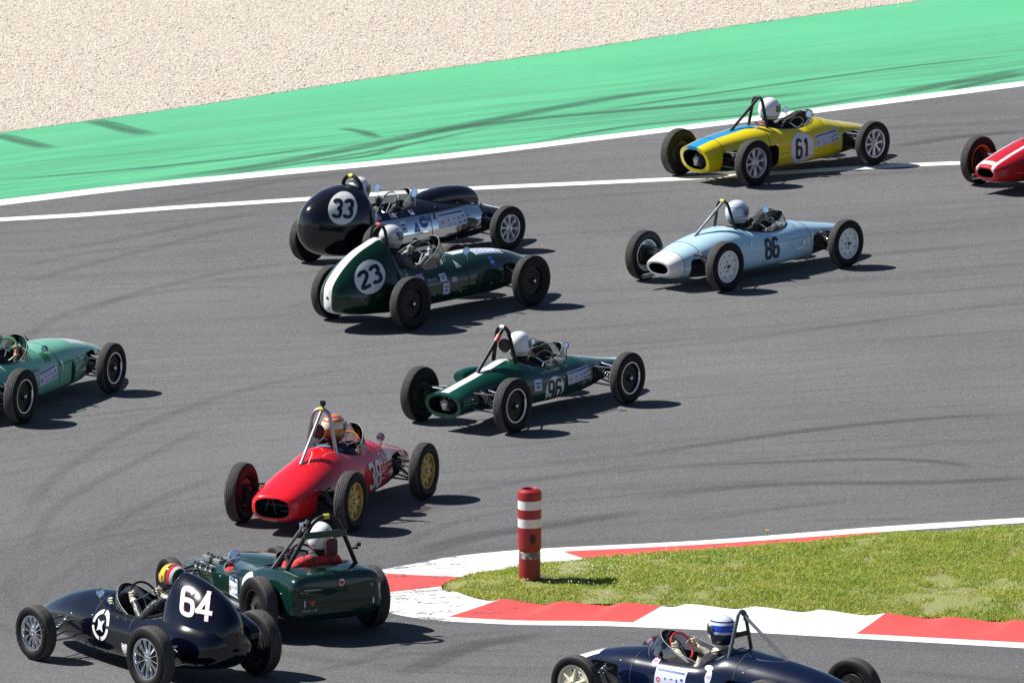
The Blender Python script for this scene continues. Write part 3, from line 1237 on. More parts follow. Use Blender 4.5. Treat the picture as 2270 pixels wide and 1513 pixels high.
    mb.lathe([(.001, -h * .2), (rb, -h * .2), (rb, -h * .2 + .01), (rb, h * .5), (rb - .01, h * .62), (.04, h * .62), (.035, h * .9), (.001, h * .9)], 32)
    drum = mb.mesh("brake_drum", [DARKM], 40)
    _wheel_cache[key] = (tyre, disc, cap, drum)
    return _wheel_cache[key]


def make_wheel(car, x, side, track, Rt, W, kind, rim=.60, steer=0.0):
    tyre, disc, cap, drum = wheel_meshes(kind, Rt, W, rim)
    w = obj_from(disc, "wheel", car)
    w.location = (x, side * track / 2, Rt)
    w.rotation_euler = (0, rnd.uniform(0, 1), (PI if side > 0 else 0) + steer)
    w.rotation_mode = 'ZYX' if False else 'XYZ'
    for nm, m_ in (("tyre", tyre), ("hub_cap", cap), ("brake_drum", drum)):
        obj_from(m_, nm, w)
    return w


# ---------------------------------------------------------------- lettering : stroke glyphs in a unit box (w .6 x h 1)
GL = {
    '6': [[(.50, .86), (.44, .97), (.30, 1.0), (.14, .97), (.08, .84), (.08, .5), (.08, .16), (.14, .03), (.30, 0), (.46, .03), (.52, .16), (.52, .42), (.46, .55), (.30, .58), (.14, .55), (.09, .46)]],
    '9': [[(.10, .14), (.16, .03), (.30, 0), (.46, .03), (.52, .16), (.52, .5), (.52, .84), (.46, .97), (.30, 1.0), (.14, .97), (.08, .84), (.08, .58), (.14, .45), (.30, .42), (.46, .45), (.51, .54)]],
    '1': [[(.14, .80), (.26, .86), (.34, 1.0), (.34, .9), (.34, 0)]],
    '8': [[(.30, .53), (.46, .56), (.50, .66), (.50, .88), (.44, .98), (.30, 1.0), (.16, .98), (.10, .88), (.10, .66), (.14, .56), (.30, .53), (.46, .50), (.52, .40), (.52, .14), (.46, .03), (.30, 0), (.14, .03), (.08, .14), (.08, .40), (.14, .50), (.30, .53)]],
    '3': [[(.09, .84), (.14, .97), (.30, 1.0), (.46, .97), (.52, .84), (.52, .66), (.46, .55), (.30, .53)], [(.30, .53), (.46, .50), (.52, .38), (.52, .15), (.46, .03), (.30, 0), (.14, .03), (.08, .16)]],
    '2': [[(.09, .82), (.14, .97), (.30, 1.0), (.46, .97), (.52, .84), (.52, .68), (.46, .56), (.12, .20), (.08, .10), (.08, .0)], [(.08, .03), (.54, .03)]],
    '4': [[(.42, 0), (.42, .5), (.42, 1.0)], [(.42, .98), (.24, .6), (.04, .26)], [(.04, .27), (.30, .27), (.56, .27)]],
    'I': [[(.3, 0), (.3, 1.0)]], 'E': [[(.52, 1), (.1, 1), (.1, 0), (.52, 0)], [(.1, .52), (.45, .52)]],
}


def chaikin(p, k=2):
    for _ in range(k):
        q = [p[0]]
        for a, b in zip(p[:-1], p[1:]):
            q += [(a[0] * .75 + b[0] * .25, a[1] * .75 + b[1] * .25), (a[0] * .25 + b[0] * .75, a[1] * .25 + b[1] * .75)]
        q.append(p[-1])
        p = q
    return p


def glyph_ribbons(ch, sw):
    """ribbons as lists of (left, right) points in glyph space"""
    out = []
    for st in GL[ch]:
        p = [Vector(a) for a in (chaikin(st, 2) if ch not in 'EI4' else st)]
        q = []
        for a, b in zip(p[:-1], p[1:]):
            k = max(1, int((b - a).length / .05))
            q += [a.lerp(b, i / k) for i in range(k)]
        q.append(p[-1])
        rib = []
        for i, c in enumerate(q):
            t = q[min(i + 1, len(q) - 1)] - q[max(i - 1, 0)]
            if t.length < 1e-6:
                t = Vector((1, 0))
            t.normalize()
            s = Vector((-t.y, t.x)) * sw / 2
            rib.append((c + s, c - s))
        out.append(rib)
    return out


class Proj:
    """projects flat lettering on to a body surface. d: direction of projection (car space), c: point it is centred on"""

    def __init__(s, bvh, c, d, rot=0.0, up=(0, 0, 1), shear=0.0):
        s.bvh, s.c, s.d = bvh, Vector(c), Vector(d).normalized()
        s.r = s.d.cross(Vector(up)).normalized()
        s.u = s.r.cross(s.d).normalized()
        s.rot = rot

    def __call__(s, u, v, lift=.004):
        a, b = u * math.cos(s.rot) - v * math.sin(s.rot), u * math.sin(s.rot) + v * math.cos(s.rot)
        o = s.c + s.r * a + s.u * b - s.d * 1.5
        h = s.bvh.ray_cast(o, s.d, 3)
        if h[0] is None:
            return None
        nn = h[1] if h[1].dot(s.d) < 0 else -h[1]
        return h[0] + nn * lift

    def patch(s, mb, f, nu, nv, mi=0, lift=.004):
        """f(i/nu, j/nv) -> (u,v)"""
        P = [[s(*f(i / nu, j / nv), lift) for i in range(nu + 1)] for j in range(nv + 1)]
        for j in range(nv):
            for i in range(nu):
                q = [P[j][i], P[j][i + 1], P[j + 1][i + 1], P[j + 1][i]]
                if any(x is None for x in q):
                    continue
                if max((q[0] - q[2]).length, (q[1] - q[3]).length) > .12:
                    continue
                if (q[0] - q[2]).length < 1e-6:
                    continue
                mb.add(q, [(0, 1, 2, 3)], mi)

    def disc(s, mb, cu, cv, ru, rv, mi=0, lift=.004, r0=0.0, a0=0, a1=2 * PI):
        s.patch(mb, lambda a, r: (cu + ru * (r0 + (1 - r0) * r) * math.cos(a0 + (a1 - a0) * a), cv + rv * (r0 + (1 - r0) * r) * math.sin(a0 + (a1 - a0) * a)), 36, 6 if r0 == 0 else 2, mi, lift)

    def rect(s, mb, cu, cv, w, h, mi=0, lift=.004):
        s.patch(mb, lambda a, b: (cu + w * (a - .5), cv + h * (b - .5)), max(1, int(w / .03)), max(1, int(h / .03)), mi, lift)

    def text(s, mb, txt, h, w, sw, mi=0, lift=.007, cu=0, cv=0, gap=.12, only=None):
        """digits of height h, glyph width w, stroke sw (metres)"""
        adv = w * (1 + gap)
        tot = adv * len(txt) - w * gap
        for k, ch in enumerate(txt):
            if only is not None and k != only:
                continue
            ox = cu - tot / 2 + k * adv
            for si, rib in enumerate(glyph_ribbons(ch, 0.0001)):
                cl = [((a + b) / 2) for a, b in rib]
                pts = [Vector((ox + (c.x / .6) * w, cv - h / 2 + sw / 2 + c.y * (h - sw))) for c in cl]
                prev = None
                for i, c in enumerate(pts):
                    t = pts[min(i + 1, len(pts) - 1)] - pts[max(i - 1, 0)]
                    if t.length < 1e-7:
                        continue
                    t.normalize()
                    n_ = Vector((-t.y, t.x)) * sw / 2
                    e = t * (sw * .45) * ((-1 if i == 0 else 0) + (1 if i == len(pts) - 1 else 0)) if ch in '4EI' else t * 0
                    cur = [s(*(c + e + n_ * q), lift + si * .0015) for q in (1, 0, -1)]
                    if prev and all(x is not None for x in prev + cur):
                        for z in (0, 1):
                            mb.add([prev[z], prev[z + 1], cur[z + 1], cur[z]], [(0, 1, 2, 3)], mi)
                    prev = cur


def bvh_of(*objs):
    bm = bmesh.new()
    for o in objs:
        bm.from_mesh(o.data)
    t = BVHTree.FromBMesh(bm)
    bm.free()
    return t


# ---------------------------------------------------------------- driver
def driver(car, hx, hz, sx, sz, suit, glove, hmat, visor, label, look=0.0, sr=.15, elbow=.23, oy=0.0, suit2=None, neckc=None, tilt=.0):
    """seated driver, arms to the steering wheel. coordinates are the car's"""
    hz -= .015
    V_, E_, Rr = [], [], []

    def vert(p, r, parent=None):
        V_.append(Vector(p))
        Rr.append(r if isinstance(r, tuple) else (r, r))
        if parent is not None:
            E_.append((parent, len(V_) - 1))
        return len(V_) - 1
    pel = vert((hx + .20, 0, .24), (.13, .10))
    sp1 = vert((hx + .11, 0, hz - .46), (.13, .10), pel)
    ch = vert((hx + .045, 0, hz - .31), (.145, .10), sp1)
    nk0 = vert((hx + .01, 0, hz - .215), (.075, .07), ch)
    nk = vert((hx + .005, 0, hz - .13), .055, nk0)
    hd = vert((hx + .02, 0, hz - .02), .085, nk)
    vert((hx + .02, 0, hz + .06), .06, hd)
    tips = []
    for s in (-1, 1):
        sh = vert((hx + .03, s * .175, hz - .240), .074, ch)
        hp = Vector((sx - .035, s * (sr + .012), sz + .01))
        el = Vector((hx + .20, s * elbow, max(hz - .44, .40)))
        el = vert(el, .057, sh)
        wr = hp + (V_[el] - hp).normalized() * .085
        fo = vert(V_[el].lerp(wr, .5), .047, el)
        w = vert(wr, .036, fo)
        pm = vert(hp + (V_[el] - hp).normalized() * .03, (.046, .036), w)
        tips.append((hp, s, pm))
        th = vert((hx + .45, s * .12, .30), .075, pel)
        kn = vert((hx + .72, s * .12, .40), .058, th)
        an = vert((hx + 1.08, s * .09, .26), .04, kn)
        vert((hx + 1.13, s * .09, .33), .035, an)
    me = bpy.data.meshes.new("driver_body")
    me.from_pydata(V_, E_, [])
    ob = obj_from(me, "work")
    md = ob.modifiers.new("skin", 'SKIN')
    md.use_smooth_shade = True
    sub = ob.modifiers.new("sub", 'SUBSURF')
    sub.levels = sub.render_levels = 1
    for i, r in enumerate(Rr):
        me.skin_vertices[0].data[i].radius = r
    me.skin_vertices[0].data[0].use_root = True
    bpy.context.view_layer.update()
    dg = bpy.context.evaluated_depsgraph_get()
    out = bpy.data.meshes.new_from_object(ob.evaluated_get(dg), depsgraph=dg)
    bpy.data.objects.remove(ob)
    mb = MB()
    for hp, s, pm in tips:      # fingers curl round the rim, thumb on the driver's side
        ax_ = Vector((.25, 0, .97))     # along the rim
        inw = Vector((0, -s, 0))
        fw = Vector((.97, 0, -.25))
        for k in range(4):
            b = hp + ax_ * (.036 - .025 * k) - fw * .012 + Vector((0, s * .006, 0))
            L_ = (.9, 1.0, .95, .8)[k]
            mb.tube([b - fw * .03, b + Vector((0, s * .012, 0)) + fw * .012, b + fw * .040 * L_ + inw * .012, b + fw * .030 * L_ + inw * .036 * L_, b + fw * .010 + inw * .036 * L_], [.0135, .013, .012, .011, .009], 8, smooth=3)
            mb.ball(b + fw * .010 + inw * .036 * L_, .0092, 8, 6)
        b = hp - fw * .028 + ax_ * .020
        mb.tube([b - fw * .01, b + ax_ * .02 + inw * .012, b + ax_ * .045 + inw * .012 + fw * .01], [.017, .014, .011], 8, smooth=3)
    fm = mb.mesh("fingers", [suit])
    bm = bmesh.new()
    bm.from_mesh(out)
    bm.from_mesh(fm)
    out.clear_geometry()
    bm.to_mesh(out)
    bm.free()
    out.materials.clear()
    for m_ in (suit, glove, suit2 or suit, neckc or BLACK):
        out.materials.append(m_)
    hands = [t[0] for t in tips]
    for p in out.polygons:
        p.use_smooth = True
        c = p.center
        if min((c - h_).length for h_ in hands) < .088:
            p.material_index = 1
        elif c.z > hz - .20 and abs(c.y) < .11 and abs(c.x - hx) < .2:
            p.material_index = 3
        elif abs(abs(c.y) - .10) < .028 and c.z > .3 and abs(c.x - hx) < .3:
            p.material_index = 2
        else:
            p.material_index = 0
    per = obj_from(out, "person")
    per.location = car.location + Matrix.Rotation(car.rotation_euler.z, 3, 'Z') @ Vector((0, oy, 0))
    per.rotation_euler = car.rotation_euler
    tag(per, label, "person", "racing drivers seated in the cars")
    # helmet
    M = Matrix.Rotation(look, 4, 'Z') @ Matrix.Rotation(tilt, 4, 'Y')
    mb = MB()
    rows = []
    nA, nT = 40, 20
    for i in range(nT + 1):
        t = PI * .93 * i / nT
        row = []
        for k in range(nA):
            a = 2 * PI * k / nA
            r_ = math.sin(t) ** .86 if t < PI / 2 else math.sin(t) ** .62
            x = .156 * r_ * math.cos(a)
            y = .132 * r_ * math.sin(a)
            z = .148 * math.cos(t) if t < PI / 2 else .155 * math.cos(t)
            if math.cos(a) > 0 and t > PI / 2:
                x *= 1 + .10 * math.cos(a) * min(1, (t - PI / 2) * 2)
            if math.cos(a) < -.2 and t > PI * .6:
                z *= .93
            row.append(M @ Vector((x, y, z)))
        rows.append(row)
    mb.grid(rows, True, 0, True, True)
    he = mb.build("helmet", hmat, per)
    he.location = (hx + .01, 0, hz + .0)
    vb = MB()
    rows = []
    a_lim = 1.5
    for i in range(7):
        zz = -.045 + .085 * i / 6
        row = []
        for k in range(21):
            a = -a_lim + 2 * a_lim * k / 20
            q = math.sqrt(max(0, 1 - (zz / .15) ** 2)) * 1.035
            row.append(M @ Vector((.160 * q * math.cos(a), .136 * q * math.sin(a), zz + .012)))
        rows.append(row)
    vb.grid(rows)
    vb.build("visor", visor, he, sharp=80)
    # rim trim at the helmet's lower edge
    tb = MB()
    tb.tube([M @ Vector((.098 * math.cos(a) + .005, .084 * math.sin(a), -.136)) for a in np.linspace(0, 2 * PI, 24, endpoint=False)], .009, 8, cyc=True)
    tb.build("helmet_trim", BLACK, he)
    kb = MB()
    for a in (-2.35, -2.15, -1.95, -1.65, -1.40, 1.5, 1.8, 2.1):
        for (da, z0, z1) in ((.045, -.098, -.078),):
            q = []
            for aa, zz in ((a - da, z0), (a + da, z0), (a + da, z1), (a - da, z1)):
                t = math.acos(zz / .155)
                r_ = math.sin(t) ** .62
                f_ = 1 + (.10 * math.cos(aa) * min(1, (t - PI / 2) * 2) if math.cos(aa) > 0 else 0)
                q.append(M @ Vector((.1585 * r_ * math.cos(aa) * f_, .1345 * r_ * math.sin(aa), zz)))
            kb.add(q, [(0, 1, 2, 3)])
    kb.build("helmet_marks", mat("mark_slate", (.10, .12, .18), .5), he, smooth=False, weld=False)
    return per, he


VISD = mat("visor_dark", (.02, .025, .03), .08, coat=1)


# ---------------------------------------------------------------- small car parts
def steering_wheel(car, sx, sz, r=.145, m=None, tilt=R(-62)):
    M = Matrix.Translation((sx, 0, sz)) @ Matrix.Rotation(tilt, 4, 'Y')
    mb = MB()
    mb.tube([M @ Vector((r * math.cos(a), r * math.sin(a), 0)) for a in np.linspace(0, 2 * PI, 36, endpoint=False)], .012, 8, cyc=True)
    mb2 = MB()
    for a in (0.5, PI - .5, -PI / 2):
        d = M @ Vector((r * math.sin(a), r * math.cos(a), 0))
        mb2.tube([M @ Vector((0, 0, -.02)), d], .008, 6)
    mb2.lathe([(.001, -.004), (.035, -.004), (.035, .004), (.001, .004)], 20, 'z')
    o = mb.build("steering_wheel", m or BLACK, car)
    # spokes as a sub-part
    mb3 = MB()
    for a in (0.35, PI - .35, -PI / 2):
        mb3.tube([M @ Vector((0, 0, -.012)), M @ Vector((r * math.sin(a), r * math.cos(a), 0))], .008, 6)
    mb3.tube([M @ Vector((0, 0, -.012)), (sx + .30, 0, sz - .14)], .012, 8)
    mb3.build("spokes", CHROME, o)
    return o


def mirror(car, x, y, z, base_z, back=CHROME, r=.05, face=PI):
    mb = MB()
    mb.tube([(x + .03, y * .93, base_z - .01), (x + .015, y, (z + base_z) / 2), (x, y, z)], .006, 6, smooth=3)
    d = -1
    k0 = len(mb.v)
    T_ = Matrix.Translation((x, y, z)) @ Matrix.Rotation(R(14), 4, 'Y')
    mb.lathe([(.001, .045), (r * .55, .036), (r * .9, .016), (r, 0), (r, -.006), (r - .005, -.006)], 20, 'x')
    mb.v[k0:] = [tuple(T_ @ Vector(p)) for p in mb.v[k0:]]
    o = mb.build("mirror", back, car)
    mb = MB()
    mb.lathe([(.001, -.003), (r - .005, -.003)], 20, 'x')
    mb.v = [tuple(T_ @ Vector(p)) for p in mb.v]
    mb.build("mirror_glass", mat("mirror_glass", (.9, .93, .95), .03, 1.0, var=.02), o)
    return o


def spring(mb, p, q, r=.028, turns=9, wr=.005, mi=0):
    p, q = Vector(p), Vector(q)
    d = (q - p)
    t = d.normalized()
    a = t.cross(Vector((1, 0, .01))).normalized()
    b = t.cross(a)
    pts = [p + d * (i / (turns * 10)) + (a * math.cos(i * 2 * PI / 10) + b * math.sin(i * 2 * PI / 10)) * r for i in range(turns * 10 + 1)]
    mb.tube(pts, wr, 5, mi)


def suspension(car, x, side, track, Rw, rear, springs=True, bright=False, inner=.20, sprtop=None, arms_z=None):
    """wishbones, upright and (rear) half shaft for one corner"""
    yo = side * (track / 2 - .075)
    yi = side * inner
    m = STEEL if bright else DARKM
    mb = MB()
    zt, zb = Rw + .09, Rw - .12
    if arms_z:
        zt, zb = arms_z
    for z, dz in ((zt, .02), (zb, -.02)):
        for dx in (-.13, .15):
            mb.tube([(x + dx, yi, z + (dz if dz > 0 else .045)), (x, yo, z)], .011, 7)
    mb.tube([(x, yo, zb - .01), (x, yo, zt + .01)], .022, 8, 1)
    if rear:
        mb.tube([(x, yi * .5, Rw), (x, yo, Rw)], .020, 10)
        mb.tube([(x, yo, Rw - .10), (x + .62, side * (inner + .06), Rw - .06)], .010, 7)
        mb.tube([(x, yo, Rw + .09), (x + .62, side * (inner + .10), Rw + .02)], .010, 7)
    else:
        mb.tube([(x + .09, yi, Rw + .02), (x + .09, yo, Rw + .01)], .009, 7)
    o = mb.build("rear_suspension" if rear else "front_suspension", [m, DARKM], car)
    if springs:
        mb = MB()
        p = (x - .05 if rear else x + .02, yo - side * .07, zb + .02)
        q = sprtop or (x - .03, yi + side * .05, zt + .03)
        mb.tube([p, q], .014, 8)
        spring(mb, Vector(p).lerp(Vector(q), .25), q, mi=1)
        mb.build("coil_spring", [DARKM, SPRING], o)
    return o


def hoop(car, x, w, zb, zt, m=None, brace=None, r=.017, lean=0.0, tape=None, cross=None, topw=.45, brmat=None):
    m = m or BLACK
    rt = w * topw
    zc = zt - rt
    dd_ = math.hypot(w, zb - zc)
    a0 = math.atan2(zb - zc, w) + math.acos(min(1, rt / dd_))
    xz = lambda z: x - lean * max(0, (z - zb)) / (zt - zb)
    P = [Vector((x, w, zb))]
    for a in np.linspace(a0, PI - a0, 17):
        z = zc + rt * math.sin(a)
        P.append(Vector((xz(z), rt * math.cos(a), z)))
    P.append(Vector((x, -w, zb)))
    mb = MB()
    mb.tube(P, r, 12)
    o = mb.build("roll_hoop", m, car)
    if brace:
        mb = MB()
        b = brace if isinstance(brace[0], (tuple, list)) else [brace]
        for q in b:
            if len(q) == 2:
                q = (q[0], 0, q[1])
            mb.tube([(x - lean, q[1] * .0 if q[1] == 0 else q[1] * .3, zt - r), q], r * .95, 10)
        mb.build("hoop_brace", brmat or m, o)
    if tape:
        mb = MB()
        mb.tube([(x - lean, -.03, zt), (x - lean, .03, zt)], r * 1.15, 10)
        mb.build("tape_wrap", tape, o)
    return o


def windscreen(car, bvh, cx0, cx1, w, h, span=1.9, lean=.45, mats=GLASS, hx=1.0, flare=.95, thick=.004):
    """perspex wrapped round the front of the cockpit ellipse"""
    xc, a_ = (cx0 + cx1) / 2, (cx1 - cx0) / 2
    rows_b, rows_t = [], []
    K_ = 29
    base, top = [], []
    for i in range(K_):
        t = -span + 2 * span * i / (K_ - 1)
        x = xc + a_ * 1.04 * math.cos(t)
        y = w * 1.04 * math.sin(t)
        hit = bvh.ray_cast(Vector((x, y, 2)), Vector((0, 0, -1)), 2)
        z = (hit[0].z if hit[0] else .55)
        base.append(Vector((x, y, z - .008)))
        hh_ = h * (.18 + .82 * math.cos(t * (PI / 2) / span) ** .75)
        top.append(Vector((x - lean * hh_ - 0 * a_, y * (1 - (1 - flare) * hh_ / h), z + hh_)))
    # smooth base heights
    mb = MB()
    rows = []
    for k in range(7):
        u = k / 6
        bulge = math.sin(u * PI) * .012
        rows.append([b.lerp(t_, u) + Vector((bulge, 0, 0)) for b, t_ in zip(base, top)])
    mb.grid(rows)
    o = mb.build("windscreen", mats, car, sharp=80)
    mb = MB()
    mb.tube(top, .0022, 6)
    mb.build("screen_edge", mat("perspex_edge", (.55, .6, .6), .2), o)
    mb = MB()
    mb.tube(base, .0035, 6)
    mb.build("screen_strip", ALU, o)
    return o


def cockpit_trim(car, bvh, x0, x1, w, m=BLACK, r=.009, e=2.4):
    pts = []
    for t in np.linspace(0, 2 * PI, 60, endpoint=False):
        ct, st_ = math.cos(t), math.sin(t)
        x = (x0 + x1) / 2 + (x1 - x0) / 2 * 1.012 * math.copysign(abs(ct) ** (2 / e), ct)
        y = w * 1.02 * math.copysign(abs(st_) ** (2 / e), st_)
        h_ = bvh.ray_cast(Vector((x, y, 2)), Vector((0, 0, -1)), 2)
        if h_[0] and h_[0].z > .3:
            pts.append(h_[0])
    mb = MB()
    mb.tube(pts, r, 7, cyc=True)
    return mb.build("cockpit_trim", m, car)


def cockpit_cutter(x0, x1, w, zf, e=2.4):
    rows = []
    for z, k in ((zf, .9), (zf + .1, .97), (1.6, 1.0)):
        row = []
        for t in np.linspace(0, 2 * PI, 48, endpoint=False):
            ct, st_ = math.cos(t), math.sin(t)
            row.append(((x0 + x1) / 2 + (x1 - x0) / 2 * k * math.copysign(abs(ct) ** (2 / e), ct), w * k * math.copysign(abs(st_) ** (2 / e), st_), z))
        rows.append(row)
    mb = MB()
    mb.grid(rows, True, 0, True, True)
    return mb.mesh("c", [INT])


def end_cutter(x0, x1, w, zb, zt, e=2.4, sh=0.0, yc=0.0, taper=.8, m=None):
    """opening in a nose or tail: superellipse tube from x0 (outside) to x1 (inside)"""
    rows = []
    zc = (zb + zt) / 2
    for x, k in ((x0, 1.0), (x1, taper)):
        row = []
        for t in np.linspace(0, 2 * PI, 40, endpoint=False):
            ct, st_ = math.cos(t), math.sin(t)
            z = zc + (zt - zb) / 2 * k * math.copysign(abs(st_) ** (2 / e), st_)
            row.append((x + sh * (z - zc), yc + w * k * math.copysign(abs(ct) ** (2 / e), ct), z))
        rows.append(row)
    mb = MB()
    mb.grid(rows, True, 0, True, True)
    return mb.mesh("c", [m or INT])


def side_cutter(x0, x1, z0, z1, y0, side, rad=.05):
    mb = MB()
    mb.box(((x0 + x1) / 2, side * (y0 + .3), (z0 + z1) / 2), (x1 - x0, .6, z1 - z0), bevel=rad)
    return mb.mesh("c", [INT])


def sticker_panel(car, P, w=.40, h=.13, hdr=True, name="sponsor_panel"):
    mb = MB()
    P.rect(mb, 0, 0, w, h, 0, .004)
    if hdr:
        P.rect(mb, 0, h * .36, w * .9, h * .10, 1, .006)
    P.disc(mb, -w * .38, -h * .12, h * .13, h * .13, 2, .006, r0=.5)
    for (u, v, a, b) in ((-.15, -.02, .04, .12), (.05, 0, .09, .05), (.22, -.02, .05, .15), (.38, .05, .08, .12), (.25, -.32, .12, .08), (.41, -.28, .08, .12), (-.12, -.34, .07, .05), (.04, -.34, .10, .04)):
        P.rect(mb, u * w, v * h, a * w, b * h, 1, .006)
    return mb.build(name, [PALES, BLUES, REDS], car, smooth=False, weld=False)


def digits(P, txt, h, w, sw, m, parent, lift, name="race_digit"):
    for k in range(len(txt)):
        mb = MB()
        P.text(mb, txt, h, w, sw, 0, lift, only=k)
        last = mb.build(name, m, parent, weld=False)
    return last


def roundel(car, P, txt, r, h, w, sw, bg=WHT, fg=DIGIT, rv=None, disc=True, lift=.004):
    o = None
    if disc:
        mb = MB()
        P.disc(mb, 0, 0, r, rv or r, 0, lift)
        o = mb.build("number_roundel", bg, car, sharp=80)
    digits(P, txt, h, w, sw, fg, o or car, lift + .004)
    return o


def sticker(car, P, u, v, w, h, m, shape='rect', name="sticker", marks=None):
    mb = MB()
    if shape == 'rect':
        P.rect(mb, u, v, w, h)
    elif shape == 'disc':
        P.disc(mb, u, v, w / 2, h / 2)
    elif shape == 'tri':
        P.patch(mb, lambda a, b: (u + w * (a - .5) * (1 - b), v + h * (b - .5)), 4, 4)
    if marks:
        if shape == 'disc':
            P.rect(mb, u, v, w * .6, h * .18, 1, .006)
        elif shape == 'tri':
            P.rect(mb, u, v - h * .2, w * .3, h * .15, 1, .006)
        else:
            P.rect(mb, u, v + h * .18, w * .7, h * .15, 1, .006)
            P.rect(mb, u, v - h * .15, w * .5, h * .2, 1, .006)
    return mb.build(name, [m, marks or m], car, smooth=False, weld=False)


def line_text(car, P, u, v, w, h, m, n_=12, name="lettering"):
    """row of small letter strokes, too small in the picture to read"""
    mb = MB()
    rr_ = random.Random(int(abs(u * 1000) + n_))
    x = u - w / 2
    st = w / n_
    for k in range(n_):
        hh_ = h * (1 if rr_.random() < .3 else .7)
        P.rect(mb, x + st * .3, v - h / 2 + hh_ / 2, st * .22, hh_, 0, .005)
        if rr_.random() < .7:
            P.rect(mb, x + st * .6, v - h / 2 + hh_ * rr_.choice((.1, .5, .9)), st * .4, h * .18, 0, .005)
        x += st
    return mb.build(name, m, car, smooth=False, weld=False)


def camera_box(car, p, m=CHROME, rz=0.0, s=.06):
    mb = MB()
    mb.box(p, (s * .5, s, s * .85), rz, bevel=.006)
    mb.lathe([(.001, s * .34), (s * .22, s * .34), (s * .24, .0)], 14, 'x', c=p)
    mb.box((p[0], p[1], p[2] - s * .6), (.02, .02, s * .5))
    o = mb.build("action_camera", m, car)
    mb = MB()
    mb.box((p[0] - s * .27, p[1], p[2]), (.004, s * .75, s * .6))
    mb.build("camera_screen", INT, o)
    return o


CARS = {
    '61': (3.434, 150.092, .809, 2.306, 1.292, 1.304, .292, .304),
    '33': (-1.284, 143.39, .814, 2.28, 1.229, 1.229, .283, .306),
    '23': (-.969, 139.318, .86, 2.225, 1.254, 1.265, .313, .324),
    '86': (2.876, 142.111, .854, 2.329, 1.282, 1.294, .298, .307),
    '96': (.142, 132.587, .951, 2.298, 1.293, 1.307, .301, .317),
    '38': (-1.96, 126.564, 1.168, 2.041, 1.267, 1.306, .314, .33),
    'sp': (-2.55, 120.699, 2.071, 2.054, 1.283, 1.319, .250, .325),
    '64': (-3.763, 117.986, 2.234, 2.007, 1.345, 1.355, .285, .335),
    'gr': (-5.704, 133.127, 1.115, 2.203, 1.249, 1.256, .294, .318),
    'lo': (2.038, 115.428, 2.449, 2.451, 1.40, 1.42, .298, .332),
    'rd': (7.245, 149.416, .839, 2.28, 1.25, 1.25, .30, .313)}
GRP = "vintage open wheel racing cars on the track"


def car_base(key, label, kind, Wf=.13, Wr=.15, rim=.60, rimr=None, steer=0.0, name="racing_car", kindr=None):
    x, y, th, wb, tf, tr, rf, rr = CARS[key]
    car = empty(name, (x, y, .002), th)
    tag(car, label, "racing car", GRP)
    for s in (-1, 1):
        make_wheel(car, wb / 2, s, tf, rf, Wf, kind, rim, steer)
        make_wheel(car, -wb / 2, s, tr, rr, Wr, kindr or kind, rimr or rim)
    return car


def body_from(car, st, m, cutters=(), name="body", extra=None, n=56, step=.035, sharp=32):
    mb = MB()
    mb.grid(loft(st, n, step), True, 0, True, True)
    me = mb.mesh(name, [m])
    if cutters:
        me = cut(me, cutters, sharp)
    return obj_from(me, name, car)


def susp_all(car, key, inner_f=.2, inner_r=.2, bright=False, springs=(True, True), **kw):
    x, y, th, wb, tf, tr, rf, rr = CARS[key]
    for s in (-1, 1):
        suspension(car, wb / 2, s, tf, rf, False, springs[0], bright, inner_f)
        suspension(car, -wb / 2, s, tr, rr, True, springs[1], bright, inner_r)


def gearbox(car, x, z=.30, w=.10, l=.35, bright=True):
    mb = MB()
    mb.lathe([(.001, -l / 2), (w * .7, -l / 2), (w * .8, -l * .3), (w, -l * .1), (w * 1.15, l * .2), (w * 1.3, l / 2), (.001, l / 2)], 20, 'x', c=(x, 0, z))
    for a in range(6):
        t = a * PI / 3
        mb.box((x - l * .1, w * .95 * math.cos(t), z + w * .95 * math.sin(t)), (l * .6, .015, .015))
    mb.tube([(x - l / 2, .05, z + .02), (x - l / 2 + .1, .12, z + .05)], .012, 8)
    mb.box((x - l / 2 - .02, -.03, z - .02), (.05, .07, .08), bevel=.012)
    return mb.build("gearbox", mat("gearbox_alloy", (.26, .27, .28), .45, .6) if bright else DARKM, car)


def suit_mat(name, col, rough=.85):
    if name in _mats:
        return _mats[name]
    n = NT(name)
    w1_ = n.noise(n.obj(), 11, 2, .5, 1.2)
    w2_ = n.noise(n.mapping(n.obj(), scale=(1, 1, 2.5)), 30, 3, .6, .8)
    n.set(Base_Color=n.mix(n.ramp(w1_, .35, .65), tuple(c * .72 for c in col), tuple(min(1, c * 1.2) for c in col)), Roughness=rough)
    n.bump(n.math('ADD', w1_, n.math('MULTIPLY', w2_, .15)), .7, .025)
    _mats[name] = n.m
    return n.m


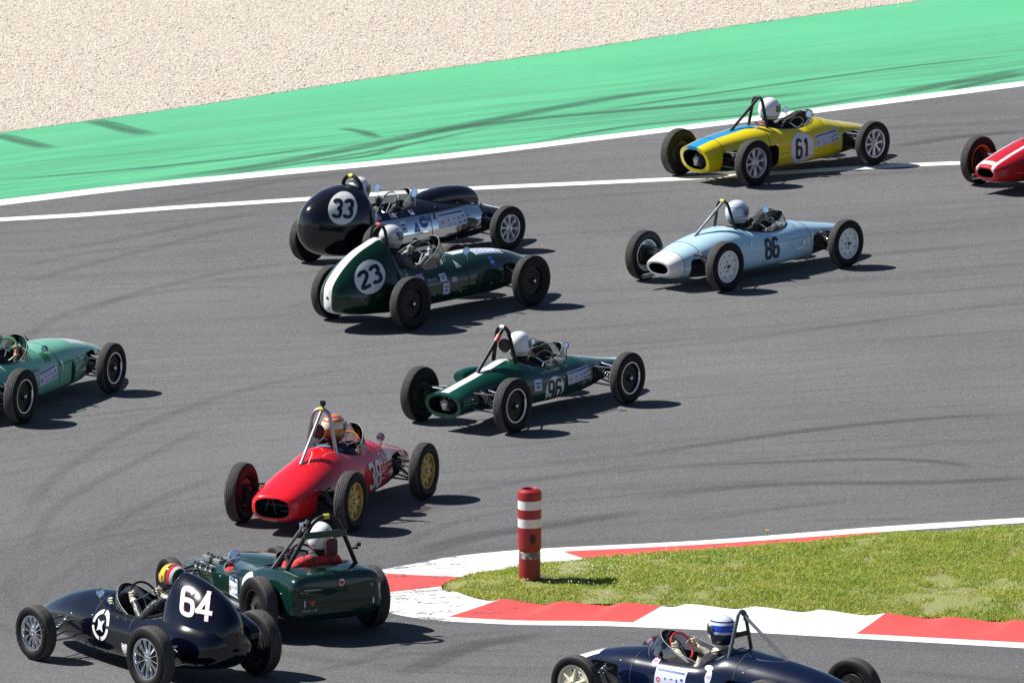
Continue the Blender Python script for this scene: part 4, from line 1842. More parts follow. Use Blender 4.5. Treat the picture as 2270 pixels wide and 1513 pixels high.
def body_details(car, bv, seams, studs):
    """panel joints running round the shell at stations x, and quarter turn fasteners at (x, z) on both sides"""
    for x in seams:
        mb = MB()
        prev = None
        for a in np.linspace(-.35, PI + .35, 56):
            cur = []
            for dx in (-.0045, .0045):
                o_ = Vector((x + dx, 1.3 * math.cos(a), .34 + 1.3 * math.sin(a)))
                d_ = Vector((0, -math.cos(a), -math.sin(a)))
                h_ = bv.ray_cast(o_, d_, 2)
                cur.append(h_[0] + h_[1] * .0025 if h_[0] and (h_[0] - Vector((x, 0, .34))).length > .1 else None)
            if prev and all(q is not None for q in prev + cur) and (prev[0] - cur[0]).length < .06:
                mb.add([prev[0], prev[1], cur[1], cur[0]], [(0, 1, 2, 3)])
            prev = cur
        if mb.f:
            mb.build("panel_seam", INT, car, smooth=False, weld=False)
    mb = MB()
    for x, z in studs:
        for sd in (-1, 1):
            h_ = bv.ray_cast(Vector((x, sd * 1.2, z)), Vector((0, -sd, 0)), 2)
            if h_[0]:
                mb.ball(h_[0], (.013, .006, .013), 10, 6)
    if mb.f:
        mb.build("fasteners", STEEL, car)


def seat(car, x, zb, zt, w=.17, m=None):
    mb = MB()
    rows = []
    for i in range(9):
        u = i / 8
        z = zb + (zt - zb) * u
        xx = x + .14 * (1 - u)
        rows.append([(xx + .06 * abs(v) ** 2, w * v * (1 - .2 * u * u), z) for v in np.linspace(-1, 1, 11)])
    mb.grid(rows)
    rows2 = [[(p[0] - .03, p[1], p[2]) for p in r_] for r_ in rows]
    mb.grid(rows2)
    mb.grid([rows[-1], rows2[-1]])
    return mb.build("seat", m or LEATHER, car)


# directions of view of the tail panels, in car space
def face_dir(key, extra=0.0):
    th = CARS[key][2] + extra
    return (math.sin(th), math.cos(th), 0)
#@@CARS
# ================================================================ yellow car 61
def car_61():
    car = car_base('61', "yellow open wheel racing car number 61 with a blue stripe over its open tail", 'mini', rim=.62)
    body = paint("paint_yellow", (.86, .69, .012), [((.02, .30, .62), [('Y', -1, .095), ('x', -2, -.36), ('z', .42, 2)]),
                                                   ((.75, .75, .72), [('Y', -1, .10), ('x', 1.05, 3), ('z', .3, 2)])])
    st = [(-1.56, .245, .14, .50, .31, 2.5, 2.3, -.35), (-1.3, .27, .12, .56, .32, 2.5, 2.4, -.2), (-.95, .30, .10, .61, .32, 2.5, 2.6), (-.55, .34, .09, .645, .32, 2.4, 3),
          (-.2, .365, .085, .62, .31, 2.5, 3.4), (.2, .37, .085, .60, .30, 2.6, 3.4), (.6, .345, .09, .635, .30, 2.3, 3.2), (.72, .335, .095, .62, .30, 2.3, 3.2), (.95, .30, .10, .56, .30, 2.3, 3),
          (1.3, .24, .12, .49, .30, 2.3, 2.6), (1.65, .16, .15, .41, .28, 2.2, 2.2), (1.85, .09, .19, .35, .27, 2, 2), (1.92, .012, .25, .28, .265, 2, 2)]
    cuts = [cockpit_cutter(-.40, .62, .225, .16), end_cutter(-1.75, -.95, .195, .185, .455, 2.3, -.35, taper=1.0)]
    for s in (-1, 1):
        cuts += [side_cutter(-1.32, -.34, .02, .41, .19, s), side_cutter(.95, 1.40, .06, .40, .13, s)]
    b = body_from(car, st, body, cuts)
    bv = bvh_of(b)
    cockpit_trim(car, bv, -.40, .62, .225, BLACK, .007)
    susp_all(car, '61', .16, .22, True)
    gearbox(car, -1.36, .30, .085, .34)
    hoop(car, -.36, .19, .50, 1.0, DARKM, brace=(-.96, .56), r=.021)
    steering_wheel(car, .38, .52, r=.135)
    windscreen(car, bv, -.40, .66, .235, .10, span=1.3)
    mirror(car, .38, -.22, .72, .58, r=.045)
    mirror(car, .42, .22, .72, .58, r=.045)
    hel = mat("helmet_white", (.88, .88, .88), .25, coat=.6, var=.02)
    driver(car, -.15, .835, .38, .52, suit_mat("suit_black", (.02, .02, .022), .85), mat("glove_black", (.025, .022, .02), .7), hel, VISD,
           "driver in the yellow car with a plain white helmet and red harness pads", look=-.15, suit2=mat("harness_red", (.50, .03, .02), .7), neckc=mat("balaclava_black", (.02, .02, .02), .9))
    P = Proj(bv, (.10, -.3, .315), (0, 1, 0))
    roundel(car, P, "61", .225, .27, .12, .041, rv=.20)
    P2 = Proj(bv, (.60, -.3, .385), (0, 1, 0), rot=.06)
    sticker_panel(car, P2, .50, .16)
    P3 = Proj(bv, (.13, .3, .315), (0, -1, 0))
    roundel(car, P3, "61", .215, .27, .115, .034, rv=.20)
    # seam between upper and lower body panels
    for s in (-1, 1):
        mb = MB()
        Ps = Proj(bv, (0, s * .3, .29), (0, -s, 0))
        Ps.rect(mb, -s * -.36 if s < 0 else -.36, 0, 1.25, .006, 0, .003)
        mb.build("panel_seam", INT, car, smooth=False, weld=False)
    seat(car, -.40, .15, .58, .18)
    body_details(car, bv, (-1.3, -0.48, 1.0), ((-0.3, 0.46), (-0.1, 0.2), (0.3, 0.13), (0.85, 0.2), (0.85, 0.4), (-0.5, 0.5)))
    return car


# ================================================================ light blue car 86
def car_86():
    car = car_base('86', "light blue racing car number 86 with a white tail cone and white wheels", 'holes', rim=.62)
    body = paint("paint_sky_blue", (.48, .72, .88), [((.78, .78, .78), [('x', -3, -1.46)]), ((.02, .02, .03), [('x', -1.462, -1.454)]),
                                                    ((.03, .08, .13), [('z', .395, .400), ('x', -.3, .95)])])
    st = [(-1.66, .180, .18, .365, .28, 2.3, 2.3, -.3), (-1.63, .205, .16, .385, .28, 2.3, 2.3, -.25), (-1.4, .265, .12, .48, .28, 2.3, 2.4), (-1.1, .33, .10, .56, .29, 2.2, 2.6), (-.8, .355, .09, .61, .30, 2.2, 3), (-.45, .37, .085, .64, .31, 2.3, 3.4),
          (-.1, .375, .085, .60, .31, 2.5, 3.4), (.3, .365, .085, .57, .31, 2.5, 3.4), (.66, .34, .09, .58, .31, 2.3, 3.2), (1.0, .29, .10, .53, .30, 2.3, 3), (1.35, .23, .12, .47, .30, 2.3, 2.6),
          (1.7, .16, .15, .41, .29, 2.2, 2.2), (1.92, .085, .20, .35, .28, 2, 2), (1.99, .012, .26, .29, .275, 2, 2)]
    cuts = [cockpit_cutter(-.42, .66, .25, .16), end_cutter(-1.9, -1.25, .155, .20, .345, 2.3, -.3, taper=.9)]
    for s in (-1, 1):
        cuts += [side_cutter(-1.36, -.80, .08, .37, .2, s), side_cutter(.95, 1.40, .10, .385, .15, s)]
    b = body_from(car, st, body, cuts)
    bv = bvh_of(b)
    cockpit_trim(car, bv, -.42, .66, .25, BLACK, .012)
    susp_all(car, '86', .17, .22, False)
    hoop(car, -.38, .20, .50, .955, DARKM, brace=(-1.0, .56), r=.019, lean=.06, tape=YELT, brmat=STEEL)
    steering_wheel(car, .40, .51, r=.135)
    windscreen(car, bv, -.42, .68, .25, .13, span=1.75)
    mirror(car, .62, .2, .70, .55, r=.045)
    hel = paint("helmet_pale_blue", (.62, .70, .80), [((.02, .05, .12), [('z', .065, .072)]), ((.02, .05, .12), [('z', -.052, -.045)]), ((.28, .45, .72), [('z', -.045, .065), ('y', -1, -.05), ('x', -.05, .1)])], rough=.15)
    driver(car, -.18, .80, .40, .51, suit_mat("suit_dark_grey", (.04, .042, .045), .85), mat("glove_grey", (.10, .10, .10), .7), hel, VISD,
           "driver in the light blue car with a pale blue and white helmet", suit2=mat("harness_white", (.7, .7, .66), .7), neckc=mat("balaclava_black", ()), look=-.1)
    P = Proj(bv, (.07, -.3, .34), (0, 1, 0))
    roundel(car, P, "86", 0, .26, .13, .042, disc=False)
    roundel(car, Proj(bv, (.11, .3, .335), (0, -1, 0)), "86", 0, .26, .125, .034, disc=False)
    mb = MB()
    mb.tube([(-1.72, .19, .16), (-1.2, .19, .17), (-.9, .15, .2)], .028, 12)
    mb.tube([(-1.73, .19, .16), (-1.60, .19, .162)], .022, 12, mi=1)
    mb.build("exhaust_pipe", [STEEL, INT], car)
    mb = MB()
    for q in (-.9, -.86):
        pass
    for s in (-1, 1):
        mb.tube([(-.32, s * .36, .46), (-.32, s * .366, .42)], .006, 6)
        mb.tube([(.93, s * .30, .42), (.93, s * .305, .37)], .006, 6)
    mb.build("body_clips", CHROME, car)
    seat(car, -.42, .15, .56, .19)
    mb = MB()
    mb.box((.60, 0, .50), (.02, .36, .14), bevel=.01)
    for y in (-.1, 0, .1):
        mb.lathe([(.001, -.014), (.035, -.014), (.038, 0)], 16, 'x', c=(.588, y, .51), mi=1)
    mb.build("dashboard", [ALU, INT], car)
    body_details(car, bv, (-1.2, 0.9), ((-0.1, 0.2), (0.4, 0.16), (0.8, 0.2), (-0.5, 0.5)))
    return car


# ================================================================ dark green car 96
def car_96():
    car = car_base('96', "dark green racing car number 96 with a white centre stripe and a round open tail", 'lip', rim=.60)
    body = paint("paint_emerald", (.003, .058, .036), [((.80, .80, .80), [('Y', -1, .056), ('x', -1.57, -.30), ('z', .36, 2)]), ((.80, .80, .80), [('Y', -1, .075), ('x', .78, 3), ('z', .3, 2)])], rough=.24)
    st = [(-1.60, .245, .16, .45, .32, 2.5, 2.4, -.22), (-1.57, .25, .165, .455, .32, 2.5, 2.4, -.2), (-1.3, .23, .17, .51, .33, 2.2, 2.4, -.1), (-1.0, .24, .17, .57, .34, 2.0, 2.6), (-.7, .30, .14, .63, .34, 2.0, 3), (-.4, .345, .125, .68, .35, 2.1, 3.2),
          (-.1, .355, .125, .62, .35, 2.3, 3.2), (.3, .35, .125, .58, .34, 2.4, 3.2), (.7, .33, .13, .57, .33, 2.2, 3), (1.0, .28, .14, .52, .33, 2.2, 3), (1.35, .22, .19, .45, .32, 2.3, 2.6),
          (1.7, .16, .20, .39, .31, 2.2, 2.2), (1.9, .09, .23, .36, .30, 2, 2), (1.97, .012, .28, .31, .295, 2, 2)]
    cuts = [cockpit_cutter(-.38, .66, .24, .20), end_cutter(-1.75, -.95, .205, .205, .425, 2.4, -.2, taper=.95)]
    for s in (-1, 1):
        cuts += [side_cutter(-1.22, -.72, .19, .44, .17, s, .06), side_cutter(.95, 1.42, .20, .41, .13, s)]
    b = body_from(car, st, body, cuts)
    bv = bvh_of(b)
    cockpit_trim(car, bv, -.38, .66, .24, BLACK, .007)
    susp_all(car, '96', .15, .17, True)
    gearbox(car, -1.40, .32, .08, .34)
    # carburettor cowl on the left of the engine cover
    mb = MB()
    mb.grid([[(x, y + .20, z) for x, y, z in r_] for r_ in loft([(-1.02, .07, .48, .58, .53, 2.4, 2.4), (-.98, .085, .46, .60, .53, 2.6, 2.4), (-.8, .09, .46, .62, .53, 2.4, 2.4), (-.6, .05, .5, .60, .54, 2, 2), (-.52, .01, .54, .57, .55, 2, 2)], 28, .03)], True, 0, True, True)
    mb.build("carburettor_cowl", body, car)
    hoop(car, -.38, .19, .50, 1.05, BLACK, brace=(-.92, .60), r=.024, tape=WHT, lean=.05)
    mb = MB()
    mb.tube([(-.50, 0, .965), (-.57, 0, .90)], .030, 10)
    mb.build("red_tape", REDS, car)
    mb = MB()
    mb.lathe([(.001, -.03), (.07, -.03), (.085, 0), (.07, .02), (.001, .025)], 20, 'x', c=(-.36, .02, .83))
    mb.build("head_rest", LEATHER, car)
    steering_wheel(car, .38, .53, r=.135)
    windscreen(car, bv, -.40, .70, .25, .16, span=1.7)
    mirror(car, .50, -.23, .73, .56, r=.04, back=DARKM)
    mirror(car, .50, .23, .73, .56, r=.04, back=DARKM)
    hel = mat("helmet_white", ())
    driver(car, -.12, .825, .38, .53, suit_mat("suit_black", (.02, .02, .022)), mat("glove_black", ()), hel, VISD,
           "driver in the dark green car 96 with a glossy white helmet under a black hoop", neckc=mat("balaclava_black", ()))
    P = Proj(bv, (.11, -.3, .285), (0, 1, 0))
    mb = MB()
    P.rect(mb, 0, 0, .001, .001)
    roundel(car, P, "96", .185, .245, .13, .036, rv=.15)
    roundel(car, Proj(bv, (.13, .3, .30), (0, -1, 0)), "96", .185, .245, .13, .036, rv=.15)
    sticker_panel(car, Proj(bv, (.63, -.3, .375), (0, 1, 0), rot=.03), .50, .145)
    Pn = Proj(bv, (.10, -.25, .50), (0, 1, 0), rot=.0)
    line_text(car, Pn, 0, 0, .36, .030, WHT, 14)
    Pb = Proj(bv, (-.22, -.3, .38), (0, 1, 0))
    sticker(car, Pb, 0, 0, .14, .13, PALES, 'rect', "badge", BLUES)
    seat(car, -.38, .2, .62, .19)
    mb = MB()
    mb.box((.60, 0, .49), (.02, .34, .13), bevel=.01)
    for y in (-.1, 0, .1):
        mb.lathe([(.001, -.014), (.034, -.014), (.037, 0)], 16, 'x', c=(.588, y, .50), mi=1)
    mb.build("dashboard", [ALU, INT], car)
    body_details(car, bv, (-0.46, 0.82), ((-0.1, 0.5), (0.45, 0.5), (0.75, 0.24), (-0.6, 0.5), (-0.3, 0.2)))
    return car


# ================================================================ red car 38
def car_38():
    car = car_base('38', "bright red racing car number 38 with gold wheels and a tall silver roll hoop", 'gold', rim=.60, Wf=.14, Wr=.16)
    body = paint("paint_red", (.70, .010, .018), [((.16, .004, .006), [('x', -.752, -.744)])])
    st = [(-1.66, .21, .21, .42, .31, 3.0, 3.0, -.12), (-1.635, .25, .17, .455, .31, 2.8, 2.8, -.1), (-1.55, .285, .145, .49, .31, 2.6, 2.6), (-1.3, .33, .12, .56, .32, 2.4, 2.6), (-1.0, .36, .11, .64, .33, 2.2, 2.8), (-.7, .375, .11, .71, .34, 2.0, 3), (-.4, .375, .11, .775, .35, 1.9, 3.2),
          (-.1, .375, .11, .72, .36, 2.1, 3.2), (.3, .365, .11, .68, .36, 2.2, 3.2), (.7, .335, .11, .67, .35, 2.1, 3), (1.0, .29, .12, .60, .34, 2.1, 3), (1.35, .23, .14, .51, .33, 2.2, 2.6),
          (1.65, .17, .17, .43, .31, 2.2, 2.2), (1.85, .09, .21, .36, .29, 2, 2), (1.92, .012, .26, .30, .285, 2, 2)]
    cuts = [cockpit_cutter(-.36, .58, .235, .18), end_cutter(-1.85, -1.3, .205, .20, .425, 2.9, -.12, taper=.95)]
    for s in (-1, 1):
        cuts += [side_cutter(-1.22, -.72, .13, .40, .28, s, .06), side_cutter(.92, 1.32, .14, .46, .16, s)]
    b = body_from(car, st, body, cuts)
    bv = bvh_of(b)
    cockpit_trim(car, bv, -.36, .58, .235, BLACK, .006)
    susp_all(car, '38', .17, .26, False)
    mb = MB()
    for (a, c_) in (((-1.52, .09, .42), (-1.50, .15, .24)), ((-1.52, .07, .42), (-1.50, .02, .22)), ((-1.51, .19, .33), (-1.51, -.17, .32)), ((-1.5, -.03, .37), (-1.5, -.15, .37)), ((-1.5, -.03, .26), (-1.5, -.14, .26))):
        mb.tube([a, c_], .012, 7)
    mb.build("tail_frame", mat("frame_grey", (.10, .105, .11), .5, .3), car)
    o = hoop(car, -.34, .20, .60, 1.185, STEEL, brace=(-.90, .66), r=.021, tape=YELT, topw=.55)
    camera_box(car, (-.36, -.03, 1.26), BLACK, s=.06)
    mb = MB()
    mb.lathe([(.001, -.03), (.07, -.03), (.085, 0), (.07, .02), (.001, .025)], 20, 'x', c=(-.30, .06, .93))
    mb.build("head_rest", mat("head_rest_leather", (.06, .012, .015), .5), car)
    steering_wheel(car, .36, .68, m=mat("wheel_rim_wood", (.45, .16, .03), .35))
    windscreen(car, bv, -.34, .60, .245, .22, span=1.75, mats=glass("perspex_rose", (.85, .62, .60), .12))
    mirror(car, .78, -.22, .70, .60, r=.05)
    mirror(car, .78, .22, .70, .60, r=.05)
    hel = paint("helmet_orange", (.62, .20, .05), [((.70, .62, .50), [('z', .0, .075), ('x', -.2, .06)]), ((.70, .10, .04), [('z', .085, .1)]), ((.72, .55, .40), [('z', .10, .115)]), ((.55, .04, .03), [('z', .115, .13)]), ((.05, .40, .06), [('z', -.09, -.05), ('x', -.12, .0)]), ((.62, .14, .04), [('z', -.03, .0)]), ((.40, .05, .03), [('z', -.2, -.075)])], rough=.2)
    driver(car, -.02, .945, .36, .68, suit_mat("suit_navy", (.02, .03, .06), .8), mat("glove_black", ()), hel, VISD,
           "driver in the bright red car 38 with an orange and cream striped helmet", look=-.2, suit2=mat("harness_blue", (.08, .2, .4), .7), neckc=mat("balaclava_red", (.10, .02, .02), .8))
    P = Proj(bv, (.30, -.3, .365), (0, 1, 0), rot=-.03)
    roundel(car, P, "38", 0, .30, .165, .050, fg=WHT, disc=False)
    roundel(car, Proj(bv, (.33, .3, .40), (0, -1, 0)), "38", 0, .30, .165, .045, fg=WHT, disc=False)
    sticker(car, Proj(bv, (.66, -.3, .50), (0, 1, 0), rot=.1), 0, 0, .13, .12, PALES, 'tri', "sticker", BLUES)
    seat(car, -.36, .2, .72, .18)
    body_details(car, bv, (0.74, 1.4), ((-0.5, 0.55), (-0.1, 0.3), (0.5, 0.25), (0.6, 0.55), (-1.2, 0.45)))
    return car


# ================================================================ black and polished car 33
def car_33():
    car = car_base('33', "black racing car number 33 with a bulbous tail and a polished metal side band", 'mini', rim=.60)
    body = paint("paint_gloss_black", (.006, .006, .012), [((.72, .74, .78), [('z', .26, .565), ('x', -1.2, 1.05)], 1), ((.78, .78, .78), [('Y', -1, .13), ('x', 1.25, 1.8), ('z', .36, 2)])], rough=.2)
    tailp = paint("paint_tail_black", (.006, .006, .010), rough=.2)
    st = [(-1.20, .33, .16, .70, .30, 2.4, 2.6), (-1.0, .36, .14, .74, .30, 2.4, 2.8), (-.6, .395, .13, .70, .30, 2.3, 3), (-.2, .40, .13, .69, .30, 2.3, 3), (.1, .39, .13, .71, .30, 2.2, 3), (.5, .37, .13, .66, .30, 2.2, 3),
          (.9, .32, .14, .60, .35, 2.1, 3), (1.2, .27, .16, .53, .34, 2.1, 2.8), (1.5, .205, .18, .46, .32, 2.1, 2.4), (1.75, .12, .22, .39, .30, 2, 2.2), (1.87, .05, .26, .33, .29, 2, 2), (1.90, .01, .28, .30, .29, 2, 2)]
    cuts = [cockpit_cutter(-1.0, -.06, .24, .18)]
    for s in (-1, 1):
        cuts += [side_cutter(.98, 1.30, .20, .46, .20, s, .1)]
    b = body_from(car, st, body, cuts)
    bv0 = bvh_of(b)
    mb = MB()
    tl = [(-1.86, .015, .52, .60, .56, 2, 2), (-1.84, .12, .40, .73, .56, 2, 2), (-1.76, .22, .29, .84, .56, 2, 2), (-1.6, .32, .21, .94, .55, 2, 2), (-1.4, .385, .17, 1.01, .54, 2.05, 2.1), (-1.2, .41, .155, 1.035, .53, 2.05, 2.2), (-1.06, .41, .155, 1.03, .53, 2.05, 2.2), (-1.01, .395, .17, 1.01, .53, 2.05, 2.2), (-1.0, .36, .20, .97, .53, 2, 2)]
    mb.grid(loft(tl, 64, .03), True, 0, True, True)
    tail = mb.build("tail_tank", tailp, car)
    bt = bvh_of(tail)
    # bonnet bulge
    mb = MB()
    mb.grid(loft([(.02, .01, .66, .68, .67, 2, 2), (.12, .10, .60, .725, .66, 2, 2), (.35, .155, .58, .785, .66, 2.1, 2), (.6, .16, .56, .805, .64, 2.2, 2), (.85, .155, .54, .79, .62, 2.3, 2), (1.05, .14, .50, .745, .60, 2.4, 2), (1.14, .12, .48, .68, .58, 2.3, 2), (1.18, .05, .48, .60, .55, 2, 2)], 40, .03), True, 0, True, True)
    mb.build("bonnet_bulge", body, car)
    cockpit_trim(car, bv0, -1.0, -.06, .24, BLACK, .010)
    susp_all(car, '33', .18, .30, True, springs=(True, False))
    # exposed coil over damper ahead of the tail tank, both sides
    for s in (-1, 1):
        mb = MB()
        mb.tube([(-1.08, s * .47, .30), (-1.03, s * .43, .74)], .016, 8)
        spring(mb, (-1.075, s * .467, .34), (-1.04, s * .435, .66), .034, 10, .006, 1)
        mb.box((-1.03, s * .43, .76), (.05, .06, .06), bevel=.01)
        mb.build("coil_spring", [ALU, SPRING], car)
    hoop(car, -.97, .22, .66, 1.125, BLACK, r=.026, tape=YELT, topw=.72, lean=.05)
    steering_wheel(car, -.34, .71, m=STEEL)
    windscreen(car, bv0, -.95, .02, .22, .15, span=1.4)
    mirror(car, -.16, -.25, .84, .68, r=.055)
    mirror(car, -.30, .25, .86, .68, r=.055)
    hel = paint("helmet_white_sky", (.76, .78, .80), [((.38, .52, .70), [('z', -.15, .02), ('y', -.2, -.03)])], rough=.15)
    driver(car, -.90, .965, -.34, .71, suit_mat("suit_black", (.02, .02, .022)), mat("glove_grey", ()), hel, VISD,
           "driver in the black car 33 with a white helmet shaded pale blue", neckc=mat("balaclava_black", ()))
    fd = face_dir('33')
    P = Proj(bt, (-1.38, -.20, .80), fd, rot=-.10)
    roundel(car, P, "33", .178, .225, .12, .040, rv=.185)
    Ps = Proj(bv0, (0, -.35, .47), (0, 1, 0))
    mb = MB()
    Ps.text(mb, "E", .10, .07, .018, 0, .006, cu=-.98 + .0, cv=.0)
    mb.build("letter", REDS, car, weld=False)
    sticker(car, Ps, -.48, -.01, .11, .14, PALES, 'rect', "sticker", BLUES)
    sticker(car, Ps, -.25, -.03, .11, .13, BLUES, 'tri', "sticker", PALES)
    sticker(car, Ps, -.11, .01, .14, .14, BLUES, 'disc', "sticker", PALES)
    sticker_panel(car, Proj(bv0, (.42, -.35, .455), (0, 1, 0)), .54, .18)
    Pt = Proj(bv0, (0, -.35, .62), (0, 1, -.15))
    sticker(car, Pt, -.86, .02, .13, .09, PINKS, 'rect', "sticker")
    sticker(car, Pt, -.58, .0, .11, .07, PINKS, 'rect', "sticker", PALES)
    sticker(car, Pt, -.24, .03, .07, .13, PALES, 'rect', "sticker", BLUES)
    line_text(car, Pt, -.40, .03, .13, .02, PALES, 7)
    Pn = Proj(bv0, (1.5, 0, .6), (0, 0, -1), up=(1, 0, 0), rot=-PI / 2)
    digits(Pn, "33", .15, .08, .022, DIGIT, car, .006)
    mb = MB()
    for x in (.05, .90):
        mb.tube([(x, -.38, .60), (x, -.40, .50)], [.008, .012], 8)
    mb.tube([(-.30, -.40, .30), (-.28, -.46, .27)], .012, 8)
    mb.build("bonnet_straps", BLACK, car)
    seat(car, -1.0, .2, .72, .18)
    body_details(car, bv0, (0.02, 1.22), ((-0.5, 0.62), (0.2, 0.62), (0.7, 0.6), (-0.2, 0.2), (0.5, 0.2)))
    return car


# ================================================================ dark green car 23
def car_23():
    car = car_base('23', "dark green racing car number 23 with a white ridge stripe down its tall pointed tail", 'black', rim=.58, Wf=.13, Wr=.145)
    green = (.003, .028, .016)
    body = paint("paint_racing_green", green, [((.80, .80, .80), [('Y', -1, .062), ('x', -3, -1.0)]), ((.80, .80, .80), [('Y', -1, .085), ('x', .28, 3), ('z', .40, 2)])], rough=.22)
    st = [(-1.90, .05, .30, .50, .40, 2, 2), (-1.88, .12, .26, .56, .40, 2, 2), (-1.8, .20, .22, .66, .40, 1.9, 2.1), (-1.6, .30, .18, .82, .39, 1.75, 2.4), (-1.4, .35, .16, .93, .38, 1.65, 2.6), (-1.2, .375, .15, 1.0, .38, 1.6, 2.8), (-1.03, .385, .14, 1.045, .38, 1.6, 3),
          (-.98, .39, .14, 1.03, .38, 1.65, 3), (-.90, .39, .14, .80, .38, 1.9, 3), (-.6, .395, .14, .68, .38, 2.3, 3), (-.2, .39, .14, .665, .38, 2.3, 3), (.2, .38, .14, .68, .38, 2.1, 3), (.6, .36, .14, .685, .37, 2.1, 3),
          (1.0, .32, .15, .655, .36, 2.1, 2.8), (1.3, .26, .17, .60, .35, 2.1, 2.6), (1.55, .19, .19, .52, .33, 2.1, 2.4), (1.75, .12, .22, .44, .32, 2, 2), (1.86, .05, .26, .37, .31, 2, 2), (1.89, .01, .30, .32, .31, 2, 2)]
    cuts = [cockpit_cutter(-.93, .10, .26, .18)]
    for s in (-1, 1):
        cuts += [side_cutter(.95, 1.28, .22, .50, .22, s, .08)]
    b = body_from(car, st, body, cuts, sharp=40)
    bv = bvh_of(b)
    cockpit_trim(car, bv, -.93, .10, .26, BLACK, .007)
    susp_all(car, '23', .19, .30, False, springs=(True, False))
    for s in (-1, 1):
        mb = MB()
        mb.tube([(-1.0, s * .44, .34), (-.93, s * .40, .70)], .014, 8)
        spring(mb, (-.99, s * .437, .38), (-.94, s * .405, .64), .030, 10, .005, 1)
        mb.build("coil_spring", [DARKM, SPRING], car)
    hoop(car, -.97, .20, .62, 1.19, BLACK, r=.020, topw=.55, tape=REDS)
    mb = MB()
    mb.tube([(-.99, -.18, .90), (-1.2, -.14, .80)], .012, 8)
    mb.tube([(-.99, .18, .90), (-1.2, .14, .80)], .012, 8)
    mb.build("hoop_brace", CHROME, car)
    steering_wheel(car, -.18, .74)
    windscreen(car, bv, -.90, .16, .27, .25, span=1.75, lean=.55)
    mirror(car, .34, -.26, .73, .62, r=.05, back=CHROME)
    hel = paint("helmet_silver_check", (.42, .42, .43), [((.70, .70, .74), [('z', .03, .2)]), ((.10, .13, .30), [('z', .02, .07), ('y', -1, -.02), ('x', -.04, .2)])], rough=.2, metal=.2)
    per, he = driver(car, -.76, 1.03, -.18, .76, suit_mat("suit_grey", (.10, .10, .11), .8), mat("glove_pale", (.50, .50, .48), .7), hel, VISD,
           "driver in the dark green car 23 with a silver helmet and pale gloves", look=-.1, elbow=.22, neckc=mat("balaclava_black", ()))
    fd = face_dir('23')
    P = Proj(bv, (-1.37, -.21, .64), fd, rot=.36)
    roundel(car, P, "23", .182, .225, .125, .042, rv=.19)
    mb = MB()
    mb.lathe([(.001, 0), (.017, 0), (.017, .01)], 16, 'x', c=(-1.905, .0, .42))
    mb.build("tail_hole", INT, car)
    Pd = Proj(bv, (.86, -.14, .7), (0, .35, -1), up=(1, 0, 0), rot=-PI / 2)
    sticker_panel(car, Pd, .52, .13)
    Ps = Proj(bv, (0, -.35, .52), (0, 1, -.1))
    sticker(car, Ps, .78, .03, .12, .13, BLUES, 'disc', "sticker", PALES)
    sticker(car, Ps, -.62, .02, .13, .08, PINKS, 'rect', "sticker")
    sticker(car, Ps, -.22, -.03, .12, .09, PALES, 'rect', "sticker", BLUES)
    sticker(car, Ps, -.18, -.17, .12, .13, PALES, 'rect', "sticker", BLUES)
    sticker(car, Ps, -.02, -.08, .10, .06, PINKS, 'rect', "sticker", PALES)
    sticker(car, Ps, .14, .09, .10, .09, PALES, 'tri', "sticker", PINKS)
    line_text(car, Ps, -.42, -.03, .18, .035, PALES, 8)
    line_text(car, Ps, -.42, -.08, .14, .025, PALES, 7)
    seat(car, -.93, .2, .70, .19)
    body_details(car, bv, (0.26, 1.2, -0.6), ((-1.6, 0.4), (-1.2, 0.3), (-0.4, 0.3), (0.1, 0.28), (0.7, 0.3), (0.9, 0.5)))
    return car


